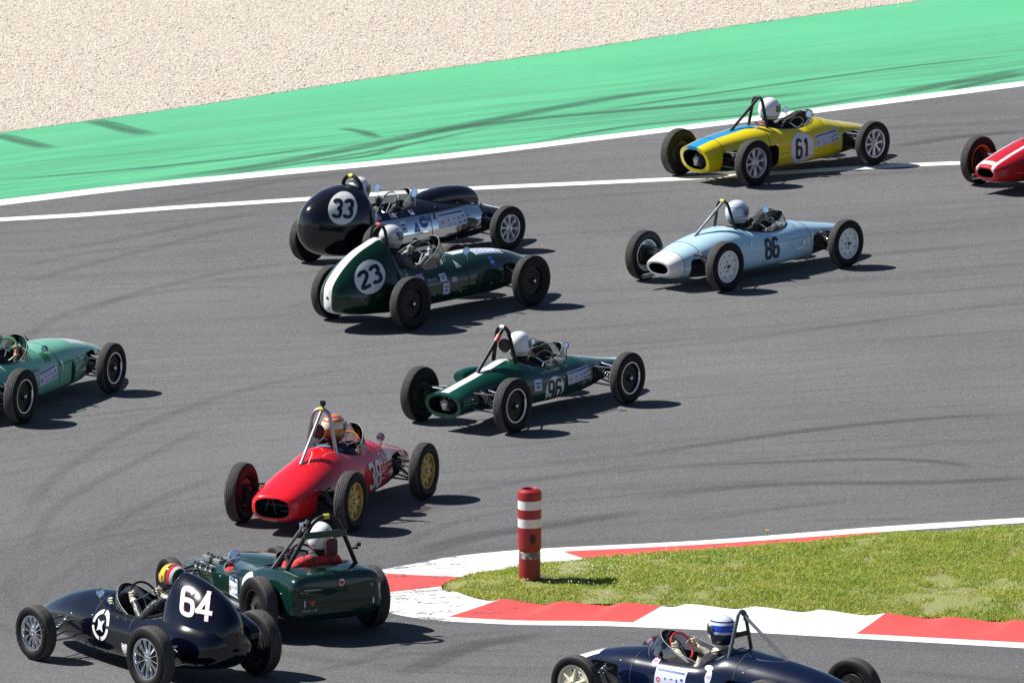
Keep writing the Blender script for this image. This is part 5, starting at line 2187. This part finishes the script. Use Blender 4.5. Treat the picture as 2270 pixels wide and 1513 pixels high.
# ================================================================ pale green car on the left
def car_gr():
    car = car_base('gr', "pale green racing car cut off by the left edge, white disc on its nose", 'lip', rim=.60)
    body = paint("paint_pale_green", (.22, .56, .38), [((.80, .80, .80), [('Y', -1, .18), ('x', .92, 1.34), ('z', .40, 2)]), ((.02, .28, .06), [('x', .02, .18), ('Y', .24, .34), ('z', .4, .7)])], rough=.3)
    st = [(-1.55, .20, .16, .44, .30, 2.3, 2.3), (-1.3, .28, .12, .54, .31, 2.2, 2.5), (-.9, .35, .10, .62, .32, 2.1, 3), (-.45, .38, .09, .68, .33, 2.1, 3.2), (0, .38, .085, .66, .33, 2.3, 3.2), (.35, .375, .085, .67, .33, 2.2, 3.2), (.7, .36, .085, .65, .33, 2.2, 3.2),
          (1.0, .33, .09, .61, .32, 2.1, 3), (1.3, .28, .11, .55, .31, 2.1, 2.8), (1.6, .21, .14, .47, .30, 2.1, 2.5), (1.85, .13, .18, .39, .28, 2, 2.2), (1.98, .06, .22, .33, .27, 2, 2), (2.02, .01, .26, .28, .27, 2, 2)]
    cuts = [cockpit_cutter(-.86, -.02, .26, .16), end_cutter(-1.7, -1.2, .15, .2, .40)]
    for s in (-1, 1):
        cuts += [side_cutter(1.05, 1.42, .07, .44, .17, s, .05), side_cutter(-1.3, -.80, .1, .4, .22, s)]
    b = body_from(car, st, body, cuts)
    bv = bvh_of(b)
    susp_all(car, 'gr', .19, .22, True)
    cockpit_trim(car, bv, -.86, -.02, .26, BLACK, .007)
    steering_wheel(car, -.30, .68, m=mat("wheel_rim_green", (.05, .25, .08), .4))
    windscreen(car, bv, -.80, .02, .27, .16, span=1.75, mats=glass("perspex_green", (.70, .85, .75), .12))
    mirror(car, .12, -.28, .64, .57, r=.045)
    hoop(car, -.92, .2, .55, 1.05, DARKM, brace=(-1.3, .5), r=.02)
    hel = mat("helmet_white", ())
    driver(car, -.70, .86, -.30, .69, suit_mat("suit_black", (.02, .02, .022)), mat("glove_tan", (.40, .22, .15), .7), hel, VISD, "driver of the pale green car at the left edge, only a gloved hand showing")
    # side vent
    for s in (-1, 1):
        P = Proj(bv, (.66, s * .3, .28), (0, -s, 0))
        mb = MB()
        P.patch(mb, lambda a, t: ((a - .5) * .10 * math.sin(PI * min(1, max(0.02, t))) ** .7, (t - .5) * .30), 3, 14)
        mb.build("side_vent", INT, car, smooth=False, weld=False)
    sticker_panel(car, Proj(bv, (.02, -.3, .36), (0, 1, 0), rot=.10), .44, .17)
    # seam of the bonnet and its spring clips
    mb = MB()
    Pl = Proj(bv, (.7, -.3, .43), (0, 1, 0))
    Pl.rect(mb, -.02, 0, .75, .008, 0, .003)
    mb.build("bonnet_seam", mat("seam_green", (.02, .09, .06), .6), car, smooth=False, weld=False)
    for x in (.36, .94):
        mb = MB()
        mb.tube([(x - .02, -.345, .50), (x, -.375, .44), (x + .02, -.378, .36)], [.006, .012, .008], 8)
        mb.build("bonnet_clip", CHROME, car)
    # exhaust along the side
    mb = MB()
    mb.tube([(-.2, -.38, .45), (-.45, -.42, .43), (-.8, -.42, .40)], .025, 10, smooth=4)
    mb.build("exhaust_pipe", STEEL, car)
    seat(car, -.64, .2, .66, .18)
    body_details(car, bv, (0.3,), ((0.5, 0.2), (0.9, 0.2), (0.2, 0.5)))
    return car


# ================================================================ red car at the right edge
def car_rd():
    car = car_base('rd', "red racing car with twin white stripes cut off by the right edge", 'orange', rim=.62)
    body = paint("paint_scarlet", (.52, .014, .022), [((.78, .72, .72), [('Y', .105, .145), ('z', .30, 2)]), ((.75, .70, .70), [('Y', -1, .145), ('x', -1.735, -1.66), ('z', .3, 2)])])
    st = [(-1.76, .165, .20, .36, .28, 2.6, 2.6, -.25), (-1.73, .19, .17, .385, .28, 2.5, 2.5, -.2), (-1.5, .26, .13, .47, .29, 2.3, 2.5, -.1), (-1.2, .31, .11, .56, .30, 2.2, 2.6), (-.9, .345, .10, .63, .31, 2.1, 3), (-.45, .37, .09, .68, .32, 2.1, 3.2),
          (0, .37, .09, .60, .32, 2.3, 3.2), (.4, .36, .09, .58, .32, 2.3, 3.2), (.8, .32, .10, .56, .31, 2.2, 3), (1.2, .26, .12, .50, .30, 2.2, 2.6), (1.6, .18, .15, .42, .29, 2.1, 2.3), (1.85, .09, .2, .35, .28, 2, 2), (1.92, .01, .26, .29, .28, 2, 2)]
    cuts = [cockpit_cutter(-.42, .60, .24, .16), end_cutter(-1.9, -1.2, .135, .215, .345, 2.5, -.25)]
    for s in (-1, 1):
        cuts += [side_cutter(-1.32, -.80, .08, .37, .2, s), side_cutter(.95, 1.38, .10, .385, .15, s)]
    b = body_from(car, st, body, cuts)
    bv = bvh_of(b)
    susp_all(car, 'rd', .17, .22, True)
    cockpit_trim(car, bv, -.42, .60, .24)
    hoop(car, -.42, .2, .5, 1.0, DARKM, brace=(-1.0, .60), r=.02)
    steering_wheel(car, .40, .55)
    windscreen(car, bv, -.42, .64, .25, .14)
    mb = MB()
    mb.tube([(-1.80, .17, .22), (-1.72, .17, .22), (-1.5, .17, .2), (-1.0, .16, .2)], [.036, .036, .05, .05], 14)
    mb.tube([(-1.815, .17, .22), (-1.77, .17, .22)], .028, 12, mi=1)
    mb.build("exhaust_pipe", [CHROME, INT], car)
    driver(car, -.12, .82, .40, .55, suit_mat("suit_black", (.02, .02, .022)), mat("glove_black", ()), mat("helmet_white", ()), VISD, "driver of the red twin striped car just beyond the right edge")
    seat(car, -.42, .2, .6, .18)
    return car


# ================================================================ dark blue car 64
def car_64():
    car = car_base('64', "dark blue racing car number 64 with a high headrest fin and bright alloy wheels", 'wire', rim=.62, Wf=.16, Wr=.18)
    body = paint("paint_navy", (.0012, .0018, .008), rough=.2)
    st = [(-1.54, .10, .34, .54, .43, 2, 2), (-1.50, .22, .27, .61, .43, 2, 2), (-1.35, .34, .20, .69, .42, 2, 2.3), (-1.0, .42, .15, .76, .42, 2, 2.6), (-.65, .41, .11, .72, .40, 2.1, 3), (-.2, .385, .09, .66, .36, 2.3, 3), (.2, .375, .09, .68, .36, 2.2, 3), (.5, .35, .09, .72, .36, 2.0, 3),
          (.8, .32, .10, .70, .36, 2.0, 2.8), (1.1, .28, .12, .64, .35, 2.0, 2.6), (1.4, .22, .15, .54, .33, 2, 2.4), (1.65, .14, .19, .43, .31, 2, 2.2), (1.79, .06, .24, .36, .30, 2, 2), (1.82, .01, .28, .31, .30, 2, 2)]
    cuts = [cockpit_cutter(-.66, .36, .275, .18)]
    b = body_from(car, st, body, cuts)
    bv = bvh_of(b)
    mb = MB()
    fin = [(-1.56, .02, .50, .60, .54, 2, 2), (-1.54, .10, .40, .70, .52, 2, 2), (-1.44, .20, .33, .84, .50, 1.9, 2), (-1.27, .29, .28, .95, .48, 1.8, 2), (-1.07, .34, .26, 1.035, .48, 1.65, 2), (-.85, .34, .26, 1.085, .48, 1.6, 2), (-.70, .32, .28, 1.10, .50, 1.6, 2), (-.64, .29, .28, 1.085, .50, 1.6, 2), (-.62, .25, .30, 1.02, .5, 1.6, 2)]
    mb.grid(loft(fin, 60, .03), True, 0, True, True)
    f = mb.build("headrest_fin", body, car)
    for s in (-1,):
        mb = MB()
        mb.grid(loft([(-1.52, .01, .52, .56, .54, 2, 2), (-1.49, .06, .46, .60, .53, 2, 2), (-1.35, .12, .38, .66, .52, 2, 2), (-1.1, .15, .34, .72, .52, 2, 2), (-.8, .15, .34, .72, .52, 2, 2), (-.5, .11, .38, .66, .52, 2, 2), (-.3, .04, .48, .58, .53, 2, 2), (-.28, .01, .52, .54, .53, 2, 2)], 36, .04, yc=s * .31), True, 0, True, True)
        mb.build("side_tank", body, car)
    bf = bvh_of(*([f, b] + [c for c in car.children if c.name.startswith("side_tank")]))
    cockpit_trim(car, bv, -.66, .36, .275, BLACK, .008)
    susp_all(car, '64', .22, .30, True)
    steering_wheel(car, .04, .73, r=.16)
    windscreen(car, bv, -.60, .40, .28, .11, span=1.5, mats=glass("perspex_smoke", (.45, .47, .55), .12))
    mirror(car, .42, .27, .74, .66, r=.05, back=CHROME)
    mirror(car, .20, .30, .70, .60, r=.045, back=BLUES)
    hel = paint("helmet_tricolour", (.012, .012, .013), [((.75, .50, .02), [('x', -.02, .2), ('z', -.02, .2)]), ((.06, .05, .045), [('x', -.045, -.015), ('z', -.05, .2)]), ((.62, .04, .03), [('x', -.080, -.045), ('z', -.04, .2)]), ((.78, .78, .78), [('x', -.11, -.080), ('z', -.04, .2)]), ((.01, .04, .02), [('x', -.2, -.11), ('z', -.04, .2)])], rough=.15)
    driver(car, -.48, 1.02, .04, .75, suit_mat("leather_jacket", (.030, .034, .036), .4), mat("glove_cream", (.55, .50, .38), .7), hel, mat("visor_yellow", (.65, .42, .03), .1, coat=1),
           "driver in the dark blue car 64, yellow and black helmet banded red and white", elbow=.26, neckc=mat("scarf_cream", (.6, .55, .45), .8), sr=.165)
    fd = face_dir('64')
    P = Proj(bf, (-1.08, .15, .855), (fd[0], -abs(fd[1]), 0), rot=-.09)
    for k in range(2):
        mb = MB()
        P.text(mb, "64", .276, .155, .049, 0, .003, only=k)
        o = mb.build("digit_outline", mat("number_edge_red", (.60, .06, .05), .4), car, weld=False)
        mb = MB()
        P.text(mb, "64", .270, .155, .040, 0, .011, only=k)
        mb.build("race_digit", WHT, o, weld=False)
    # emblem : segmented ring with a four pointed star
    Pe = Proj(bv, (.30, .3, .43), (0, -1, 0))
    mb = MB()
    for k in range(4):
        a = k * PI / 2 + .12
        Pe.disc(mb, 0, 0, .155, .155, 0, .005, r0=.74, a0=a, a1=a + PI / 2 - .24)
    mb2 = MB()
    for k in range(4):
        a = k * PI / 2 + PI / 4
        Pe.patch(mb, lambda u, v, a=a: ((v * .085) * math.cos(a) + (u - .5) * .075 * (1 - v) * -math.sin(a), (v * .085) * math.sin(a) + (u - .5) * .075 * (1 - v) * math.cos(a)), 3, 6, 0, .006)
    Pe.disc(mb, 0, 0, .03, .03, 0, .007)
    mb.build("emblem", WHT, car, weld=False)
    mb = MB()
    Pq = Proj(bv, (-.15, .3, .20), (0, -1, 0), rot=.1)
    Pq.rect(mb, 0, 0, .10, .22)
    Pq.rect(mb, .01, -.02, .05, .07, 1, .006)
    mb.build("plate", [WHT, REDS], car, smooth=False, weld=False)
    mb = MB()
    for x in (-.12, .02, .16):
        mb.ball((x, .345, .56), .010, 8, 6)
    mb.build("body_fasteners", CHROME, car)
    seat(car, -.64, .2, .8, .2)
    # white lettering round the tyre walls
    for w in [c for c in car.children if c.name.startswith("wheel")]:
        Rt = w.location.z
        W = .16 if w.location.x > 0 else .18
        mb = MB()
        for a0 in (.5, 3.6):
            for k in range(9):
                a = a0 + k * .13
                r0, r1 = Rt * .80, Rt * .86
                y = -W / 2 * .93 - .003
                q = [(r0 * math.cos(a), y, r0 * math.sin(a)), (r0 * math.cos(a + .03), y, r0 * math.sin(a + .03)), (r1 * math.cos(a + .03), y + .002, r1 * math.sin(a + .03)), (r1 * math.cos(a), y + .002, r1 * math.sin(a))]
                mb.add(q, [(0, 1, 2, 3)])
                rr_ = r1 if k % 2 else r0 + .005
                q = [((rr_ - .004) * math.cos(a), y, (rr_ - .004) * math.sin(a)), ((rr_ - .004) * math.cos(a + .09), y, (rr_ - .004) * math.sin(a + .09)), ((rr_ + .002) * math.cos(a + .09), y, (rr_ + .002) * math.sin(a + .09)), ((rr_ + .002) * math.cos(a), y, (rr_ + .002) * math.sin(a))]
                mb.add(q, [(0, 1, 2, 3)])
        mb.build("tyre_lettering", PALES, w, smooth=False, weld=False)
    body_details(car, bv, (0.46, -0.2), ((0.5, 0.5), (0.9, 0.45), (-0.1, 0.3), (0.3, 0.15), (0.8, 0.2)))
    return car


# ================================================================ green front engined sports racer
def car_sp():
    car = car_base('sp', "dark green front engined sports racer with a flat square tail and exposed intakes", 'steel', rim=.58, Wf=.14, Wr=.17)
    body = paint("paint_forest", (.003, .024, .017), rough=.24)
    st = [(-1.54, .47, .30, .64, .42, 5.5, 3.5), (-1.52, .515, .25, .70, .42, 5.5, 3.5), (-1.44, .535, .21, .725, .42, 5.2, 4), (-1.1, .545, .17, .745, .42, 4.4, 5), (-.7, .545, .14, .70, .40, 4, 5), (-.4, .52, .13, .63, .40, 3.8, 5), (0, .46, .13, .57, .38, 3.4, 4.5), (.4, .42, .13, .53, .36, 3.0, 4.5),
          (.8, .37, .13, .49, .34, 2.8, 4), (1.15, .32, .14, .44, .32, 2.5, 3.5), (1.45, .26, .16, .38, .29, 2.3, 3), (1.65, .18, .19, .33, .27, 2.2, 2.4), (1.74, .08, .22, .32, .27, 2, 2), (1.76, .01, .26, .28, .27, 2, 2)]
    cuts = [cockpit_cutter(-1.22, -.45, .40, .2, 3.2), end_cutter(1.85, 1.45, .14, .21, .33, 2.4)]
    b = body_from(car, st, body, cuts)
    bv = bvh_of(b)
    cockpit_trim(car, bv, -1.22, -.45, .40, BLACK, .006, e=3.2)
    susp_all(car, 'sp', .28, .50, False, springs=(True, False))
    # rear arch panels behind the wheels
    # carburettor intakes on the left of the bonnet
    mb = MB()
    for k in range(4):
        x = .55 + .10 * k + (.03 if k > 1 else 0)
        mb.tube([(x, .26, .42), (x, .38, .44), (x, .41, .44)], [.022, .024, .033], 12)
        mb.lathe([(.001, 0), (.026, 0), (.033, .012)], 14, 'y', c=(x, .411, .44), mi=1)
    for x in (.62, .85):
        mb.box((x, .27, .49), (.16, .10, .06), bevel=.015, mi=1)
        mb.tube([(x - .04, .27, .51), (x - .04, .27, .55)], .02, 10, mi=1)
        mb.tube([(x + .04, .27, .51), (x + .04, .27, .55)], .02, 10, mi=1)
    mb.build("carburettors", [CHROME, mat("gearbox_alloy", (.26, .27, .28), .45, .6)], car)
    # bonnet power hump
    mb = MB()
    mb.grid([[(x, y - .10, z) for x, y, z in r_] for r_ in loft([(-.42, .16, .54, .63, .6, 2.6, 2), (-.3, .20, .52, .65, .58, 2.6, 2), (.2, .21, .46, .61, .54, 2.6, 2), (.7, .17, .40, .55, .48, 2.4, 2), (1.1, .10, .36, .47, .42, 2.2, 2), (1.3, .02, .38, .42, .40, 2, 2)], 30, .05)], True, 0, True, True)
    mb.build("bonnet_hump", body, car)
    # big hoop
    hoop(car, -1.16, .43, .68, 1.27, DARKM, r=.024, tape=YELT, topw=.46, lean=.12)
    mb = MB()
    mb.tube([(-1.25, .20, 1.24), (-.92, .44, .70)], .018, 10)
    mb.build("hoop_brace", mat("brace_steel", (.22, .23, .24), .35, .6), car)
    mb = MB()
    mb.box((-1.27, 0, 1.08), (.02, .50, .07), bevel=.006)
    mb.build("hoop_crossbar", mat("crossbar_green", (.02, .05, .035), .4), car)
    camera_box(car, (-1.28, .27, 1.20), CHROME, rz=.3, s=.075)
    camera_box(car, (-1.23, -.405, .93), CHROME, s=.065)
    mb = MB()
    mb.tube([(-1.205, -.35, .89), (-1.23, -.405, .89)], .012, 8)
    mb.build("camera_mount", BLACK, car)
    mb = MB()
    mb.box((-1.24, -.08, .93), (.06, .15, .18), bevel=.03)
    mb.build("head_rest", mat("head_rest_maroon", (.07, .01, .012), .5), car)
    steering_wheel(car, -.62, .70, r=.16, m=BLACK).location = (0, -.08, 0)
    hel = mat("helmet_white", ())
    driver(car, -1.08, 1.04, -.60, .71, suit_mat("suit_red", (.50, .028, .03), .8), mat("glove_black", ()), hel, VISD,
           "driver in red overalls with a white helmet sitting in the green sports racer", elbow=.34, oy=-.04, suit2=mat("harness_dark", (.06, .05, .05), .6), neckc=mat("balaclava_black", ()))
    # smoked aeroscreen
    windscreen(car, bv, -1.1, -.40, .30, .16, span=1.2, mats=glass("perspex_smoke", ()))
    for (x, y, z_, zb_) in ((.10, .36, .64, .50), (-.06, .50, .56, .46)):
        mirror(car, x, y, z_, zb_, r=.07, back=WHT)
    P = Proj(bv, (-.56, .45, .43), (0, -1, 0))
    mb = MB()
    P.disc(mb, 0, 0, .18, .17, 0, .007)
    mb.build("number_roundel", WHT, car, sharp=80)
    P = Proj(bv, (-.10, .45, .36), (0, -1, 0))
    sticker_panel(car, P, .26, .20)
    # writing on the tail: I, a heart, a place name below
    Pt = Proj(bv, (-1.3, .30, .42), (1, 0, 0))
    mb = MB()
    Pt.text(mb, "I", .075, .05, .014, 0, .005, cu=-.09)
    mb.build("letter", PALES, car, weld=False)
    mb = MB()
    for s in (-1, 1):
        Pt.disc(mb, s * .014, .012, .018, .018, 0, .005)
    Pt.patch(mb, lambda a, t: ((a - .5) * .064 * t, -.032 + .042 * t), 4, 4, 0, .006)
    mb.build("heart", REDS, car, weld=False)
    line_text(car, Pt, -.03, -.07, .19, .028, PALES, 8)
    Pf = Proj(bv, (-1.4, -.04, .60), (1, 0, -.1))
    mb = MB()
    Pf.disc(mb, 0, 0, .035, .035, 0, .012)
    Pf.disc(mb, 0, 0, .026, .026, 1, .016)
    mb.build("fuel_cap", [CHROME, REDS], car, weld=False)
    mb = MB()
    mb.lathe([(.001, 0), (.018, 0), (.02, .02)], 12, 'x', c=(-1.54, -.40, .56), mi=0)
    mb.tube([(-1.50, -.42, .42), (-1.54, -.42, .42), (-1.54, -.42, .36)], .008, 6)
    mb.build("tail_fittings", CHROME, car)
    mb = MB()
    mb.tube([(.55, .30, .20), (.3, .46, .20), (-.4, .52, .20), (-.62, .50, .22)], .030, 10, smooth=3)
    mb.build("exhaust_pipe", STEEL, car)
    seat(car, -1.18, .2, .72, .24)
    body_details(car, bv, (-0.42, 0.62), ((-1.3, 0.5), (-0.9, 0.5), (-0.2, 0.4), (0.3, 0.4)))
    return car


# ================================================================ dark blue car at the bottom edge
def car_lo():
    car = car_base('lo', "dark blue racing car with cream wheels cut off by the bottom edge", 'cream', rim=.66)
    body = paint("paint_deep_blue", (.002, .006, .026), [((.78, .78, .78), [('Y', -1, .15), ('x', 1.38, 1.75), ('z', .42, 2)])], rough=.24)
    st = [(-1.78, .08, .32, .46, .39, 2, 2), (-1.74, .15, .27, .52, .38, 2, 2), (-1.5, .25, .20, .61, .37, 2, 2.3), (-1.1, .32, .15, .69, .36, 1.9, 2.8), (-.7, .355, .13, .735, .36, 1.9, 3), (-.36, .37, .12, .76, .36, 2, 3), (0, .375, .12, .64, .36, 2.3, 3),
          (.4, .37, .12, .63, .36, 2.3, 3), (.8, .345, .12, .63, .36, 2.1, 3), (1.1, .30, .13, .60, .35, 2.1, 2.8), (1.4, .24, .15, .54, .34, 2.1, 2.6), (1.65, .17, .18, .46, .32, 2, 2.2), (1.83, .08, .23, .38, .31, 2, 2), (1.88, .01, .28, .32, .31, 2, 2)]
    cuts = [cockpit_cutter(-.34, .68, .245, .18)]
    for s in (-1, 1):
        cuts += [side_cutter(1.0, 1.45, .15, .46, .17, s), side_cutter(-.95, -.42, .38, .50, .24, s, .03)]
    b = body_from(car, st, body, cuts)
    bv = bvh_of(b)
    susp_all(car, 'lo', .19, .25, True)
    cockpit_trim(car, bv, -.34, .68, .245, BLACK, .007)
    windscreen(car, bv, -.30, .76, .27, .19, span=1.9, mats=glass("perspex_blue", (.55, .60, .72), .16), lean=.7)
    steering_wheel(car, .42, .68, r=.15, m=REDM)
    grey = mat("hoop_grey", (.12, .13, .15), .4, .3)
    hoop(car, -.33, .22, .58, 1.14, grey, brace=(-.97, .68), r=.019, topw=.28, lean=.02, brmat=mat("brace_grey", (.20, .21, .23), .4, .4))
    mb = MB()
    mb.box((-.33, 0, .90), (.03, .26, .05), bevel=.008)
    mb.build("hoop_crossbar", BLACK, car)
    camera_box(car, (-.34, -.08, 1.06), BLACK, s=.06)
    hel = paint("helmet_blue_white", (.70, .74, .82), [((.01, .06, .55), [('z', -.005, .06), ('x', -.2, .05)]), ((.02, .03, .22), [('z', .085, .1)]), ((.012, .016, .06), [('z', -.2, -.045), ('x', -.3, .06)]), ((.02, .03, .15), [('z', -.045, -.03)])], rough=.15)
    driver(car, -.11, .935, .42, .69, suit_mat("suit_cream", (.55, .50, .40), .85), mat("glove_cream", ()), hel, VISD,
           "driver in cream overalls and blue and white helmet in the bottom dark blue car", elbow=.25, neckc=mat("scarf_cream", ()), suit2=mat("harness_black", (.03, .03, .03), .6))
    mirror(car, .62, .26, .74, .60, r=.05)
    sticker_panel(car, Proj(bv, (.28, .3, .42), (0, -1, 0), rot=-.02), .40, .20)
    Ps = Proj(bv, (0, .3, .52), (0, -1, 0))
    sticker(car, Ps, -.53, .035, .09, .09, PINKS, 'disc', "sticker", REDS)
    sticker(car, Ps, .20, -.02, .08, .15, PALES, 'disc', "sticker", PINKS)
    sticker(car, Ps, .17, .06, .12, .045, PALES, 'disc', "badge")
    mb = MB()
    for k in range(4):
        mb.tube([(-.48 - .12 * k, .20, .44), (-.48 - .12 * k, .325, .44)], [.028, .034], 14)
        mb.lathe([(.001, -.01), (.024, -.01), (.034, .006)], 14, 'y', c=(-.48 - .12 * k, .325, .44), mi=1)
    mb.build("intake_trumpets", [ALU, INT], car)
    mb = MB()
    mb.tube([(-.30, .22, .61), (-.5, .28, .58), (-.7, .2, .66), (-.85, .02, .655)], .006, 6, smooth=4)
    mb.build("brake_line", CHROME, car)
    seat(car, -.34, .2, .66, .19)
    body_details(car, bv, (0.82, -0.5), ((0.5, 0.55), (1.0, 0.5), (-0.6, 0.58), (0.1, 0.52)))
    return car


for fn in (car_61, car_86, car_96, car_38, car_33, car_23, car_gr, car_rd, car_64, car_sp, car_lo):
    fn()
